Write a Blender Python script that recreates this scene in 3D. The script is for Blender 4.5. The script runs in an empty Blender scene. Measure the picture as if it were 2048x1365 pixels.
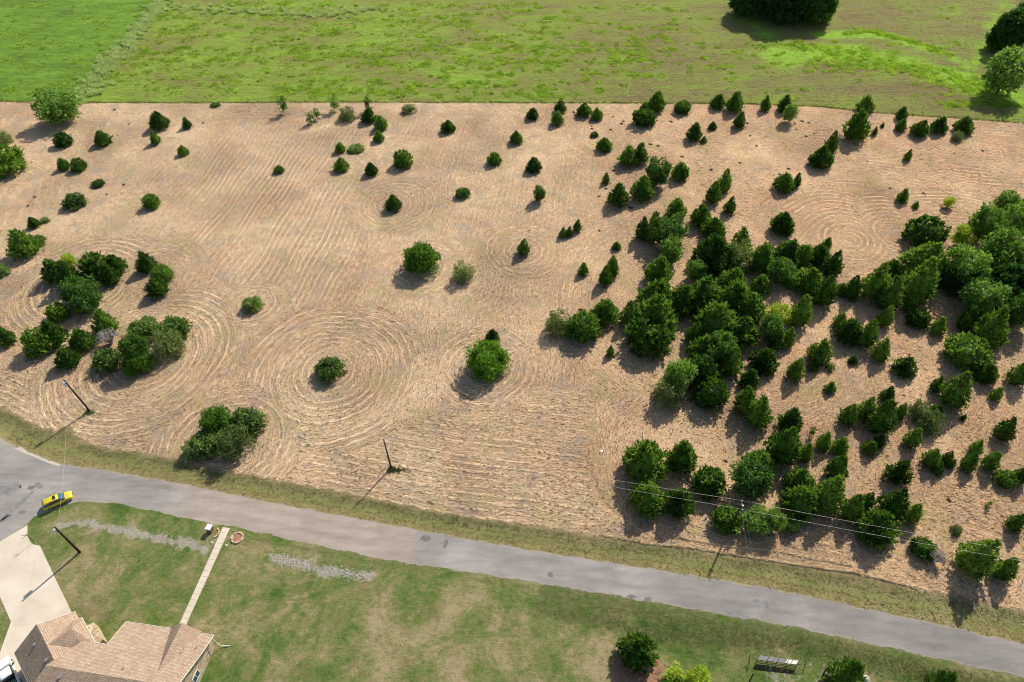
import bpy, bmesh, math, random
import numpy as np
from mathutils import Vector, Matrix

R = math.radians
scene = bpy.context.scene
col = scene.collection

# ---------------------------------------------------------------- camera, sky, sun
CAM_H = 105.0
PITCH = R(46.0)          # degrees below the horizon
FPX = 1365.0             # focal length in pixels of the 2048 px photograph
cd = bpy.data.cameras.new("camera")
cd.sensor_width = 36.0
cd.lens = 36.0 * FPX / 2048.0
cd.clip_start = 1.0
cd.clip_end = 5000.0
cam = bpy.data.objects.new("camera", cd)
cam.location = (0, 0, CAM_H)
cam.rotation_euler = (R(90) - PITCH, 0, 0)
col.objects.link(cam)
scene.camera = cam

SUN_EL, SUN_AZ = R(41.0), R(33.0)
world = bpy.data.worlds.new("World")
scene.world = world
world.use_nodes = True
wn = world.node_tree
bg = wn.nodes["Background"]
sky = wn.nodes.new("ShaderNodeTexSky")
sky.sky_type = 'NISHITA'
sky.sun_disc = False
sky.sun_elevation = SUN_EL
sky.sun_rotation = SUN_AZ
sky.dust_density = 1.5
wn.links.new(sky.outputs[0], bg.inputs[0])
bg.inputs[1].default_value = 0.105
ld = bpy.data.lights.new("sun", 'SUN')
ld.energy = 4.5
ld.angle = R(0.5)
ld.color = (1.0, 0.925, 0.81)
sun = bpy.data.objects.new("sun", ld)
sun.location = (60, 90, 120)
sdir = Vector((-math.sin(SUN_AZ) * math.cos(SUN_EL), -math.cos(SUN_AZ) * math.cos(SUN_EL), -math.sin(SUN_EL)))
sun.rotation_euler = sdir.to_track_quat('-Z', 'Y').to_euler()
col.objects.link(sun)
scene.view_settings.view_transform = 'Standard'
scene.view_settings.look = 'None'
scene.view_settings.exposure = 0.33
scene.view_settings.gamma = 1.0
scene.render.engine = 'CYCLES'
scene.cycles.filter_width = 1.05
scene.cycles.max_bounces = 5
scene.cycles.diffuse_bounces = 3
scene.cycles.glossy_bounces = 2
scene.cycles.transmission_bounces = 3
scene.cycles.transparent_max_bounces = 4

SP, CP = math.sin(PITCH), math.cos(PITCH)

def at(px, py, z=0.0):
    """world point at height z seen at a pixel of the photograph"""
    u = (px - 1024.0) / FPX
    v = (py - 682.5) / FPX
    t = (CAM_H - z) / (SP + v * CP)
    return Vector((u * t, (CP - v * SP) * t, z))

def proj(X, Y, Z):
    d = Y * CP + (CAM_H - Z) * SP
    v = ((CAM_H - Z) * CP - Y * SP) / d
    return 1024 + FPX * X / d, 682.5 + FPX * v

# ---------------------------------------------------------------- object helpers
def tag(o, label=None, cat=None, group=None, kind=None):
    if label: o["label"] = label
    if cat: o["category"] = cat
    if group: o["group"] = group
    if kind: o["kind"] = kind
    return o

def empty(name, loc, rz=0.0):
    o = bpy.data.objects.new(name, None)
    o.empty_display_size = 0.5
    col.objects.link(o)
    o.location = loc
    o.rotation_euler = (0, 0, rz)
    return o

def link(name, me, mat=None, parent=None, loc=None):
    if mat is not None and not me.materials:
        me.materials.append(mat)
    o = bpy.data.objects.new(name, me)
    col.objects.link(o)
    if parent is not None:
        o.parent = parent
    if loc is not None:
        o.location = loc
    return o

def mesh_np(name, V, F4=None, F3=None, smooth=False):
    """mesh from numpy verts, quads and triangles"""
    me = bpy.data.meshes.new(name)
    V = np.asarray(V, dtype=np.float32)
    me.vertices.add(len(V))
    me.vertices.foreach_set("co", V.ravel())
    n4 = 0 if F4 is None else len(F4)
    n3 = 0 if F3 is None else len(F3)
    loops = []
    if n4: loops.append(np.asarray(F4, dtype=np.int32).ravel())
    if n3: loops.append(np.asarray(F3, dtype=np.int32).ravel())
    loops = np.concatenate(loops)
    me.loops.add(len(loops))
    me.loops.foreach_set("vertex_index", loops)
    me.polygons.add(n4 + n3)
    st = np.concatenate([np.arange(n4) * 4, n4 * 4 + np.arange(n3) * 3]).astype(np.int32)
    me.polygons.foreach_set("loop_start", st)
    me.polygons.foreach_set("loop_total", np.concatenate([np.full(n4, 4), np.full(n3, 3)]).astype(np.int32))
    me.polygons.foreach_set("use_smooth", np.full(n4 + n3, smooth))
    me.update(calc_edges=True)
    return me

class MB:
    """collects boxes, tubes and prisms into one mesh"""
    def __init__(s): s.v = []; s.f = []
    def add(s, vs, fs):
        b = len(s.v)
        s.v += [tuple(v) for v in vs]
        s.f += [tuple(b + i for i in f) for f in fs]
        return s
    def box(s, c, d, rot=0.0, taper=0.0):
        cx, cy, cz = c; dx, dy, dz = d[0] / 2, d[1] / 2, d[2] / 2
        vs = []
        for z in (-1, 1):
            k = 1 - (taper if z > 0 else 0)
            for x, y in ((-1, -1), (1, -1), (1, 1), (-1, 1)):
                px, py = x * dx * k, y * dy * k
                vs.append((cx + px * math.cos(rot) - py * math.sin(rot), cy + px * math.sin(rot) + py * math.cos(rot), cz + z * dz))
        return s.add(vs, [(0, 3, 2, 1), (4, 5, 6, 7), (0, 1, 5, 4), (1, 2, 6, 5), (2, 3, 7, 6), (3, 0, 4, 7)])
    def tube(s, pts, rad, n=8, cap=True):
        pts = [Vector(p) for p in pts]
        if not isinstance(rad, (list, tuple)): rad = [rad] * len(pts)
        rings = []
        for i, p in enumerate(pts):
            d = (pts[min(i + 1, len(pts) - 1)] - pts[max(i - 1, 0)]).normalized()
            a = d.cross(Vector((0, 0, 1)))
            if a.length < 1e-3: a = Vector((1, 0, 0))
            a.normalize(); b = d.cross(a)
            rings.append([p + (a * math.cos(2 * math.pi * k / n) + b * math.sin(2 * math.pi * k / n)) * rad[i] for k in range(n)])
        vs = [v for r in rings for v in r]; fs = []
        for i in range(len(pts) - 1):
            for k in range(n):
                k2 = (k + 1) % n
                fs.append((i * n + k, i * n + k2, (i + 1) * n + k2, (i + 1) * n + k))
        if cap:
            fs.append(tuple(range(n - 1, -1, -1)))
            fs.append(tuple((len(pts) - 1) * n + k for k in range(n)))
        return s.add(vs, fs)
    def slab(s, pts, th):
        """a roof or wall panel: planar polygon given a thickness along its normal (downwards)"""
        pts = [Vector(p) for p in pts]
        nrm = Vector((0, 0, 0))
        for i in range(len(pts)):
            nrm += (pts[i] - pts[0]).cross(pts[(i + 1) % len(pts)] - pts[0])
        nrm.normalize()
        if nrm.z < 0: nrm = -nrm; pts = pts[::-1]
        n = len(pts)
        vs = pts + [p - nrm * th for p in pts]
        fs = [tuple(range(n)), tuple(range(2 * n - 1, n - 1, -1))]
        for i in range(n):
            j = (i + 1) % n
            fs.append((i, i + n, j + n, j))
        return s.add(vs, fs)
    def build(s, name, mat, parent=None, smooth=False, bevel=0.0, loc=None):
        me = bpy.data.meshes.new(name)
        me.from_pydata(s.v, [], s.f)
        bm = bmesh.new(); bm.from_mesh(me)
        bmesh.ops.recalc_face_normals(bm, faces=bm.faces)
        if bevel > 0:
            bmesh.ops.bevel(bm, geom=list(bm.edges), offset=bevel, segments=2, affect='EDGES', profile=0.6)
        for f in bm.faces: f.smooth = smooth
        bm.to_mesh(me); bm.free()
        return link(name, me, mat, parent, loc)

# ---------------------------------------------------------------- material helpers
def new_mat(name):
    m = bpy.data.materials.new(name)
    m.use_nodes = True
    nt = m.node_tree
    return m, nt, nt.nodes["Principled BSDF"]

def N(nt, typ, **kw):
    n = nt.nodes.new(typ)
    for k, v in kw.items():
        if k.startswith("i_"):
            n.inputs[k[2:].replace("_", " ")].default_value = v
        else:
            setattr(n, k, v)
    return n

def ramp(nt, fac, stops, interp='LINEAR'):
    r = nt.nodes.new("ShaderNodeValToRGB")
    r.color_ramp.interpolation = interp
    e = r.color_ramp.elements
    e[0].position, e[0].color = stops[0][0], tuple(stops[0][1]) + (1,)
    e[1].position, e[1].color = stops[-1][0], tuple(stops[-1][1]) + (1,)
    for p, c in stops[1:-1]:
        x = e.new(p); x.color = tuple(c) + (1,)
    nt.links.new(fac, r.inputs[0])
    return r.outputs[0]

def noise(nt, vec, scale, detail=4, rough=0.6, dist=0.0):
    n = N(nt, "ShaderNodeTexNoise")
    n.inputs["Scale"].default_value = scale
    n.inputs["Detail"].default_value = detail
    n.inputs["Roughness"].default_value = rough
    n.inputs["Distortion"].default_value = dist
    if vec is not None: nt.links.new(vec, n.inputs["Vector"])
    return n.outputs[0]

def mapping(nt, vec, scale=(1, 1, 1), rot=(0, 0, 0), loc=(0, 0, 0)):
    m = N(nt, "ShaderNodeMapping")
    m.inputs["Scale"].default_value = scale
    m.inputs["Rotation"].default_value = rot
    m.inputs["Location"].default_value = loc
    nt.links.new(vec, m.inputs[0])
    return m.outputs[0]

def mix(nt, fac, a, b, mode='MIX'):
    m = nt.nodes.new("ShaderNodeMix")
    m.data_type = 'RGBA'; m.blend_type = mode
    if isinstance(fac, (int, float)): m.inputs[0].default_value = fac
    else: nt.links.new(fac, m.inputs[0])
    for i, x in ((6, a), (7, b)):
        if isinstance(x, (tuple, list)): m.inputs[i].default_value = tuple(x)[:3] + (1,)
        else: nt.links.new(x, m.inputs[i])
    return m.outputs[2]

def mth(nt, op, a, b=None, c=None, clamp=False):
    m = nt.nodes.new("ShaderNodeMath"); m.operation = op; m.use_clamp = clamp
    for i, x in enumerate((a, b, c)):
        if x is None: continue
        if isinstance(x, (int, float)): m.inputs[i].default_value = x
        else: nt.links.new(x, m.inputs[i])
    return m.outputs[0]

def smooth(nt, x, lo, hi):
    m = nt.nodes.new("ShaderNodeMapRange"); m.interpolation_type = 'SMOOTHSTEP'
    m.inputs[1].default_value = lo; m.inputs[2].default_value = hi
    nt.links.new(x, m.inputs[0])
    return m.outputs[0]

def bump(nt, bsdf, h, strength=0.5, dist=0.1):
    b = N(nt, "ShaderNodeBump"); b.inputs["Strength"].default_value = strength
    b.inputs["Distance"].default_value = dist
    nt.links.new(h, b.inputs["Height"])
    nt.links.new(b.outputs[0], bsdf.inputs["Normal"])

def objco(nt):
    return nt.nodes.new("ShaderNodeTexCoord").outputs["Object"]

def plain(name, c, rough=0.6, metal=0.0, var=0.15, scale=6.0, spec=0.3):
    m, nt, b = new_mat(name)
    n = noise(nt, objco(nt), scale, 5)
    lo = tuple(x * (1 - var) for x in c); hi = tuple(min(1, x * (1 + var)) for x in c)
    nt.links.new(ramp(nt, n, [(0.3, lo), (0.7, hi)]), b.inputs["Base Color"])
    b.inputs["Roughness"].default_value = rough
    b.inputs["Metallic"].default_value = metal
    b.inputs["Specular IOR Level"].default_value = spec
    return m

def leaf_mat(name, cols, trans=0.3, tcol=None, scale=0.6, rough=0.65):
    """foliage: colour varies from leaf cluster to leaf cluster and from plant to plant"""
    m, nt, b = new_mat(name)
    geo = nt.nodes.new("ShaderNodeNewGeometry")
    oi = nt.nodes.new("ShaderNodeObjectInfo")
    n = noise(nt, geo.outputs["Position"], scale, 3)
    f = mth(nt, 'MULTIPLY', mth(nt, 'SUBTRACT', geo.outputs["Random Per Island"], 0.5), 0.50)
    f = mth(nt, 'ADD', f, mth(nt, 'MULTIPLY', mth(nt, 'SUBTRACT', n, 0.5), 1.5))
    f = mth(nt, 'ADD', f, mth(nt, 'MULTIPLY', mth(nt, 'SUBTRACT', oi.outputs["Random"], 0.5), 0.55))
    f = mth(nt, 'ADD', f, 0.45, clamp=True)
    k = len(cols) - 1
    c = ramp(nt, f, [(0.1 + 0.8 * i / k, cols[i]) for i in range(k + 1)])
    nt.links.new(c, b.inputs["Base Color"])
    b.inputs["Roughness"].default_value = rough
    b.inputs["Specular IOR Level"].default_value = 0.25
    tr = nt.nodes.new("ShaderNodeBsdfTranslucent")
    g = mix(nt, 1.0, c, tcol or (1.0, 1.0, 0.6), 'MULTIPLY')
    nt.links.new(g, tr.inputs[0])
    mx = nt.nodes.new("ShaderNodeMixShader"); mx.inputs[0].default_value = trans
    nt.links.new(b.outputs[0], mx.inputs[1]); nt.links.new(tr.outputs[0], mx.inputs[2])
    nt.links.new(mx.outputs[0], nt.nodes["Material Output"].inputs[0])
    return m

M = {}
M['cedar'] = leaf_mat("cedar_foliage", [(0.028, 0.075, 0.012), (0.075, 0.175, 0.020), (0.15, 0.29, 0.034), (0.27, 0.40, 0.07)], 0.45)
M['leafy'] = leaf_mat("broad_leaves", [(0.04, 0.11, 0.02), (0.10, 0.22, 0.032), (0.18, 0.34, 0.05), (0.33, 0.48, 0.11)], 0.42)
M['shrub'] = leaf_mat("shrub_leaves", [(0.05, 0.10, 0.025), (0.10, 0.20, 0.035), (0.19, 0.31, 0.06), (0.34, 0.42, 0.12)], 0.35)
M['bright'] = leaf_mat("bright_leaves", [(0.06, 0.15, 0.014), (0.12, 0.27, 0.02), (0.20, 0.38, 0.03)], 0.4)
M['pale'] = leaf_mat("pale_leaves", [(0.09, 0.15, 0.04), (0.20, 0.27, 0.08), (0.36, 0.42, 0.16)], 0.4)
M['lime'] = leaf_mat("yellow_green_leaves", [(0.22, 0.34, 0.03), (0.38, 0.52, 0.04), (0.52, 0.62, 0.07)], 0.4)
M['darkleaf'] = leaf_mat("dark_leaves", [(0.03, 0.085, 0.018), (0.07, 0.17, 0.028), (0.14, 0.26, 0.045)], 0.45)
M['twig'] = plain("dry_twigs", (0.38, 0.35, 0.32), 0.9, var=0.3)
M['bark'] = plain("bark", (0.10, 0.07, 0.05), 0.9, var=0.35, scale=12)
M['weed'] = leaf_mat("weed_blades", [(0.24, 0.38, 0.05), (0.44, 0.62, 0.08), (0.66, 0.78, 0.16)], 0.5, scale=0.25)
M['hedge'] = leaf_mat("tall_weeds", [(0.26, 0.38, 0.12), (0.42, 0.54, 0.22), (0.58, 0.66, 0.34)], 0.4, scale=0.2)
M['ditch'] = leaf_mat("ditch_grass", [(0.08, 0.13, 0.04), (0.15, 0.19, 0.065), (0.25, 0.26, 0.10), (0.36, 0.28, 0.16)], 0.2, scale=0.4)
M['lawnblade'] = leaf_mat("lawn_blades", [(0.07, 0.13, 0.03), (0.13, 0.20, 0.045), (0.23, 0.27, 0.09), (0.38, 0.33, 0.17)], 0.3, scale=0.25)
M['meadowblade'] = leaf_mat("meadow_blades", [(0.13, 0.16, 0.04), (0.22, 0.28, 0.055), (0.32, 0.42, 0.07), (0.42, 0.34, 0.18)], 0.35, scale=0.08)
M['straw'] = leaf_mat("cut_straw", [(0.17, 0.13, 0.09), (0.46, 0.34, 0.20), (0.70, 0.53, 0.31), (0.86, 0.73, 0.48)], 0.1, tcol=(1, .9, .7), scale=0.15, rough=0.8)
# ---------------------------------------------------------------- trees: where and how big
# kinds: c cedar, C cedar half hidden by others, b leafy tree, s shrub of leaves, g bright round bush, p pale bush,
#        l yellow-green tree, d big dark tree, y dry grey bush, t thin sapling
TREES = [
# far left and top left of the hay field
(63,181,155,239,'b',"broad dark bush at the far end of the hay field beside the weedy fence line"),
(106,265,145,296,'c',"small windswept cedar leftmost of the two lone ones below the corner bush"),
(186,260,223,294,'c',"small rounded cedar alone below and right of the corner bush"),
(295,220,338,263,'c',"ragged two-topped cedar near the far edge, left part of the field"),
(297,261,322,291,'c',"little cedar right in front of the ragged two-topped one"),
(362,234,384,259,'c',"tiny dark cedar just right of the ragged two-topped one"),
(354,289,378,313,'c',"tiny pointed cedar with green grass at its foot, left part of the field"),
(110,314,140,343,'c',"left one of two small cedars touching each other near the left edge"),
(140,317,174,345,'c',"right one of two small cedars touching each other near the left edge"),
(183,359,212,376,'s',"low flat green weed patch in the straw left of the straight mowing rows"),
(126,386,176,419,'s',"loose leafy bush casting a shadow on straw near the left edge"),
(284,388,320,419,'c',"round cedar alone in straw above the left thicket"),
(-12,253,24,300,'p',"pale leafy tree behind the dark clump at the left frame edge"),
(-42,292,53,354,'c',"big dark cedar clump cut by the left frame edge"),
(554,190,573,224,'t',"thin dark sapling leaning on the far field edge, leftmost of the edge saplings"),
(656,188,676,219,'t',"thin dark sapling on the far field edge behind the pale round bush"),
(612,222,628,246,'t',"scraggly left sapling of the pair below the far field edge"),
(625,215,639,238,'t',"scraggly right sapling of the pair below the far field edge"),
(51,432,80,458,'c',"dark cedar tip standing behind the two-tone clump at the left edge"),
(78,434,99,448,'p',"small pale shrub at the right foot of the dark cedar tip"),
(547,326,569,354,'s',"small bright sapling standing at the top of the straight mowing rows"),
(669,283,692,308,'c',"small round cedar joined to a low weed strip on its right"),
(420,207,441,214,'s',"tiny weed tuft at the far field edge"),
(677,214,713,245,'p',"pale round bush near the far field edge"),
(728,190,742,219,'t',"narrow upright sapling poking above two cedars at the far edge"),
(723,215,753,248,'c',"bushy cedar under the narrow upright sapling"),
(746,229,775,263,'c',"pointed cedar, middle of a row of three running down from the far edge"),
(746,260,769,286,'c',"small round cedar, lowest of a row of three running down from the far edge"),
(805,208,834,229,'p',"scraggly grey-green bush at the far field edge, mid field"),
(882,238,911,268,'c',"pointed cedar with weeds on both sides, alone near the far edge"),
(694,290,729,307,'s',"low weed strip to the right of a small round cedar"),
(667,315,698,345,'c',"round cedar below the low weed strip"),
(729,324,756,354,'c',"upright cedar between a rounder one at left and a broader one at right"),
(787,300,825,338,'c',"broad spiky cedar above a ring of mowing arcs"),
(770,389,803,424,'c',"dark cedar in the centre of the upper mowing rings"),
(911,374,940,400,'s',"low light green bush in mid straw, right of the upper mowing rings"),
(975,305,1002,332,'c',"small round cedar alone in the upper middle of the field"),
(1020,260,1047,290,'c',"small pointed cedar alone, upper middle, nearer the far edge"),
(1051,314,1083,347,'c',"spiky broad cedar alone above the light green sapling"),
(1065,367,1090,403,'b',"light green leafy sapling alone in mid field"),
(1053,215,1078,241,'c',"small round cedar at the far edge, leftmost of the edge row at right"),
(1108,199,1132,228,'c',"cedar at the far edge standing directly behind another"),
(1102,220,1128,253,'c',"cedar standing directly in front of its twin at the far edge"),
(1152,204,1183,236,'c',"wider left one of two neighbouring cedars at the far edge"),
(1181,215,1206,243,'c',"narrower right one of two neighbouring cedars at the far edge"),
(1294,181,1332,226,'c',"tall cedar at the far edge behind the big round one"),
(1279,203,1300,226,'c',"small cedar wedged between a tall and a round one at the far edge"),
(1265,217,1311,256,'c',"big round cedar in front of the tall one at the far edge"),
(1181,262,1197,277,'s',"tiny grey-green tuft above a round cedar, right of mid field"),
(1193,273,1226,306,'c',"round cedar below the tiny grey-green tuft"),
(1237,290,1276,336,'c',"left half of a broad double cedar above the leafy tree"),
(1262,284,1297,331,'c',"right half of a broad double cedar above the leafy tree"),
(1292,313,1342,369,'b',"lighter leafy tree squeezed among dark cedars below the double cedar"),
(1204,345,1220,369,'c',"tiny cedar alone left of the leafy tree"),
(1215,362,1259,417,'c',"left one of two big egg-shaped cedars side by side"),
(1262,347,1309,405,'c',"right one of two big egg-shaped cedars side by side"),
(1341,321,1379,364,'c',"cedar at the right shoulder of the lighter leafy tree"),
(1349,202,1382,230,'c',"low dark cedar with a bare twig at the far edge"),
(1421,187,1452,220,'c',"left round cedar beside the spired one at the far edge"),
(1450,181,1489,228,'c',"large spired cedar at the far edge, right part"),
(1466,222,1493,258,'c',"small pointed cedar in front of the large spired one"),
(1520,191,1543,224,'c',"narrow lone cedar at the far edge between two groups"),
(1555,189,1587,227,'c',"dark cedar behind the light yellow-green tree at the far edge"),
(1567,202,1597,249,'b',"light yellow-green tree in front of a dark cedar at the far edge"),
(1373,242,1406,284,'c',"pointed cedar with a little one at its right foot"),
(1401,272,1414,287,'c',"little cedar at the right foot of a pointed one"),
(1417,243,1434,261,'c',"tiny round cedar between two spired groups near the far edge"),
(1714,191,1750,227,'c',"cedar directly behind the biggest cone near the far edge"),
(1685,213,1746,286,'c',"biggest cone-shaped cedar near the far edge, right side"),
(1743,250,1757,276,'c',"slim young cedar leaning on the biggest cone"),
(1761,245,1770,256,'c',"tiny speck of a cedar right of the biggest cone"),
(1790,211,1818,242,'c',"upper one of two stacked cedars at the far edge, right side"),
(1790,235,1817,265,'c',"lower one of two stacked cedars at the far edge, right side"),
(1821,237,1863,276,'c',"left one of two joined cedars at the far right edge"),
(1859,231,1899,270,'c',"right one of two joined cedars at the far right edge"),
(1906,231,1953,272,'c',"spiky wide cedar with a pale shrub at its foot, far right"),
(1902,263,1929,285,'p',"pale shrub at the foot of the spiky wide cedar, far right"),
(1647,262,1681,308,'c',"upper cedar of a diagonal pair left of the biggest cone"),
(1617,289,1668,340,'c',"lower wider cedar of a diagonal pair left of the biggest cone"),
(1807,298,1827,323,'c',"tiny pointed cedar alone in the right-hand swirls"),
(1547,343,1594,388,'c',"wide cedar with a second top at its right side, mid right"),
(1583,342,1605,380,'c',"narrow cedar tucked behind the right side of a wide one"),
(1433,337,1466,388,'c',"upper cedar of an overlapping diagonal pair in the mid right field"),
(1410,361,1445,410,'c',"lower cedar of an overlapping diagonal pair in the mid right field"),
(1447,392,1474,431,'c',"small upright cedar alone below the overlapping diagonal pair"),
(1332,395,1374,441,'c',"round cedar above the light leafy tree at the head of the thicket"),
(1380,407,1425,458,'c',"egg-shaped cedar right of the light leafy tree"),
(1541,420,1594,474,'c',"big solitary cedar left of the right-hand swirls"),
(1792,376,1821,407,'c',"small cedar in the swirls with a tiny ball cedar to its right"),
(1825,402,1840,418,'c',"tiny ball cedar in the right-hand swirls"),
(1886,388,1909,420,'l',"thin light green sapling above the big leafy clump at the right"),
(1118,454,1134,477,'c',"left dark tuft of a trio of tiny cedars in the middle of the field"),
(1131,452,1146,475,'c',"middle dark tuft of a trio of tiny cedars in the middle of the field"),
(1146,438,1164,466,'c',"pointed right one of a trio of tiny cedars in the middle of the field"),
(1034,476,1061,514,'c',"leaning oval cedar inside mowing rings, middle of the field"),
(1270,432,1302,484,'c',"small cedar at the left shoulder of the one beside the light leafy tree"),
(1286,420,1328,490,'c',"tall cedar touching the light leafy tree on its left"),
(1312,432,1374,496,'b',"light green leafy tree at the upper left head of the thicket"),
(1320,470,1364,527,'b',"lower leafy tree right below the light one at the thicket head"),
(1224,483,1242,502,'c',"tiny round cedar alone left of the thicket head"),
(1156,524,1178,553,'c',"small cedar with light weeds at its right foot, left of a pair"),
(1209,509,1239,558,'c',"back cedar of a leaning pair left of the thicket"),
(1197,529,1226,574,'c',"front cedar of a leaning pair left of the thicket"),
(1293,508,1344,573,'c',"large upright cedar on the left flank of the thicket, below the leafy trees"),
(1405,432,1452,480,'c',"cedar in front of the egg-shaped one on the thicket's upper rim"),
(1462,455,1502,507,'c',"round-topped cedar alone at the thicket's upper rim"),
(1396,467,1458,522,'C',"wide cedar with the pale leafy tree behind its right side"),
(1446,480,1506,555,'p',"large pale green tree in the upper middle of the thicket"),
(1496,482,1553,550,'c',"wide dark cedar right of the large pale green tree"),
(1374,520,1411,557,'b',"light leafy bush on the thicket's left notch"),
(1411,502,1453,555,'C',"dark crown below the wide cedar, left of the pale tree"),
(1285,558,1342,607,'C',"broad cedar below the large upright one on the left flank"),
(1338,564,1394,652,'C',"tall dark cedar facing the notch in the thicket's left side"),
(1376,552,1441,614,'C',"spreading cedar just below the light leafy bush"),
(1433,532,1490,582,'C',"cedar below the large pale tree, centre of the thicket"),
(1443,560,1498,627,'C',"narrow-topped cedar in the centre of the thicket"),
(1473,582,1528,652,'C',"dull olive cedar right of centre in the thicket"),
(1181,593,1239,657,'c',"large round cedar, second from the left of the lower left arm"),
(1240,598,1276,656,'c',"narrow cedar between two large ones in the lower left arm"),
(1276,590,1343,656,'C',"blue-green cedar behind the big front one of the lower left arm"),
(1250,635,1344,711,'c',"biggest front cedar of the lower left arm with a wide shadow"),
(1093,620,1147,674,'p',"yellowish pale bush at the left tip of the lower left arm"),
(1134,624,1200,687,'c',"feathery cedar beside the yellowish bush at the left tip"),
(1398,601,1464,674,'C',"large round-headed cedar in the lower middle of the thicket"),
(1371,644,1408,692,'c',"small olive cedar at the open notch below the round-headed one"),
(1456,630,1511,714,'C',"cedar on the right of the leafy front tree in the lower thicket"),
(1384,668,1440,742,'C',"left half of the leafy-topped front mass in the lower thicket"),
(1415,652,1472,742,'b',"bright leafy tree poking out of the lower thicket front"),
(1212,690,1229,716,'c',"tiny cedar alone in front of the lower left arm"),
(1505,550,1538,594,'C',"small crown between the olive cedar and the lime tree"),
(1519,620,1567,690,'b',"leafy light tree in the right middle of the thicket"),
(1500,695,1557,752,'c',"feathery rounded cedar at the thicket's lower right edge"),
(1645,474,1665,497,'c',"small round cedar just above the thicket's right arm"),
(1548,475,1602,524,'C',"leftmost cedar of the right arm's top row"),
(1586,488,1627,545,'C',"second cedar of the right arm's top row"),
(1618,488,1657,555,'C',"third cedar of the right arm's top row"),
(1645,498,1689,562,'c',"last cedar of the right arm's top row with a clean right side"),
(1538,518,1590,568,'b',"leafy green tree left of the lime tree"),
(1568,538,1604,586,'g',"small bright lime-green tree in the middle of the thicket"),
(1596,532,1645,606,'C',"tall cedar right of the lime tree"),
(1625,552,1676,616,'c',"cedar on the lower rim of the right arm above the bare bay"),
(1670,564,1694,602,'C',"small cedar filling the gap in the right arm's rim"),
(1685,548,1724,604,'c',"pointed cedar on the rim where the right arm widens"),
(1720,527,1784,604,'c',"big sloping cedar at the bend of the right arm"),
(1770,518,1800,562,'C',"cedar top behind the big sloping one"),
(1750,552,1812,626,'c',"large front cedar with visible stem at the bend of the right arm"),
(1805,587,1840,629,'c',"round small cedar at the foot of the tall right-hand one"),
(1800,517,1883,612,'c',"massive cedar at the right end of the arm, left of the leafy clump"),
(1814,478,1893,532,'C',"wide cedar between the rounded one and the massive one"),
(1812,436,1890,497,'c',"wide rounded cedar forming the top of the right end group"),
# big leafy clump at the right edge
(1988,385,2040,432,'b',"topmost leafy crown of the big clump at the right edge"),
(1938,415,2008,480,'b',"upper left leafy crown of the big clump at the right edge"),
(1996,408,2066,475,'b',"upper right leafy crown of the big clump at the right edge"),
(1903,450,1946,492,'l',"yellow-green small crown on the left flank of the big right clump"),
(1890,478,1978,588,'b',"large leafy crown on the left of the big right clump"),
(1955,455,2050,560,'b',"largest leafy crown in the middle of the big right clump"),
(1965,530,2060,625,'d',"dark shaded crown low in the big right clump"),
(1884,538,1962,588,'d',"dark low crown at the left foot of the big right clump"),
(2005,570,2075,672,'b',"leafy crown cut by the frame below the big right clump"),
(1925,560,2012,632,'b',"lower left leafy crown of the big clump above the group's back cedar"),
(1985,505,2060,590,'b',"right-hand leafy crown of the big clump beside its largest crown"),
(2037,393,2065,419,'c',"dark cedar cut by the right frame edge above the big clump"),
# island below the bay
(1665,624,1695,658,'c',"small cedar leaning on the upper left of the island below the bay"),
(1669,634,1724,690,'c',"left wide half of the island cedar below the bay"),
(1710,634,1760,704,'c',"right tall half of the island cedar below the bay"),
(1753,612,1791,656,'c',"cedar in the bare bay right of the island"),
(1814,618,1860,657,'c',"flat-topped wide cedar on grass right of the bay"),
(1860,634,1897,672,'c',"pointed oval cedar right of the flat-topped one"),
(1741,677,1784,725,'c',"cedar at the lower right corner of the island"),
(1912,613,1961,670,'c',"upper left cedar of the group under the big right clump"),
(1949,590,2006,640,'C',"leafy-edged cedar between the big right clump and the group below"),
(1942,615,2024,698,'c',"very large round cedar under the big right clump"),
(1886,670,1984,743,'c',"very wide dome cedar below the very large round one"),
(1618,677,1666,730,'c',"upright cedar with two small ones at its foot, lower right of the thicket"),
(1616,712,1641,748,'c',"small cedar at the left foot of the upright one"),
(1654,724,1671,745,'p',"pale little bush at the right foot of the upright cedar"),
(1536,600,1582,662,'l',"light green tree at the right middle of the thicket, front side"),
(1576,580,1627,668,'c',"tall rounded cedar on the thicket's right flank facing the bay"),
(1536,656,1572,712,'C',"cedar below the light green tree, left of a narrow one"),
(1562,648,1593,702,'c',"narrow cedar on the lower right flank of the thicket"),
(1304,748,1372,815,'p',"grey-green round bush at the thicket's lower left end"),
(1330,712,1391,790,'b',"leafy blue-green tree behind the grey-green round bush"),
(1371,702,1438,770,'C',"dark cedar in the shade right of the blue-green tree"),
(1438,692,1487,757,'c',"leafy cedar at the bottom of the central thicket"),
(1388,757,1456,821,'c',"solitary dome cedar below the central thicket"),
(1477,733,1523,782,'c',"cedar at the head of a three-tree diagonal row"),
(1467,768,1516,834,'c',"middle cedar of a three-tree diagonal row"),
(1490,785,1547,863,'c',"lowest and largest cedar of a three-tree diagonal row"),
(1245,872,1334,968,'c',"very large dome cedar at the left corner of the lower grove"),
(1331,873,1397,950,'c',"large dome cedar second at the left corner of the lower grove"),
(1260,958,1336,1036,'c',"dome cedar under the wires, leftmost of the lower grove's front"),
(1326,966,1390,1039,'c',"dome cedar under the wires, second of the lower grove's front"),
(1383,933,1455,1000,'c',"spiky-topped cedar crossed by wires left of the wire pole"),
(1459,915,1543,992,'b',"leafy-topped tree just above the wire pole"),
(1485,894,1546,945,'C',"cedar ridge behind the leafy-topped tree above the wire pole"),
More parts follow.
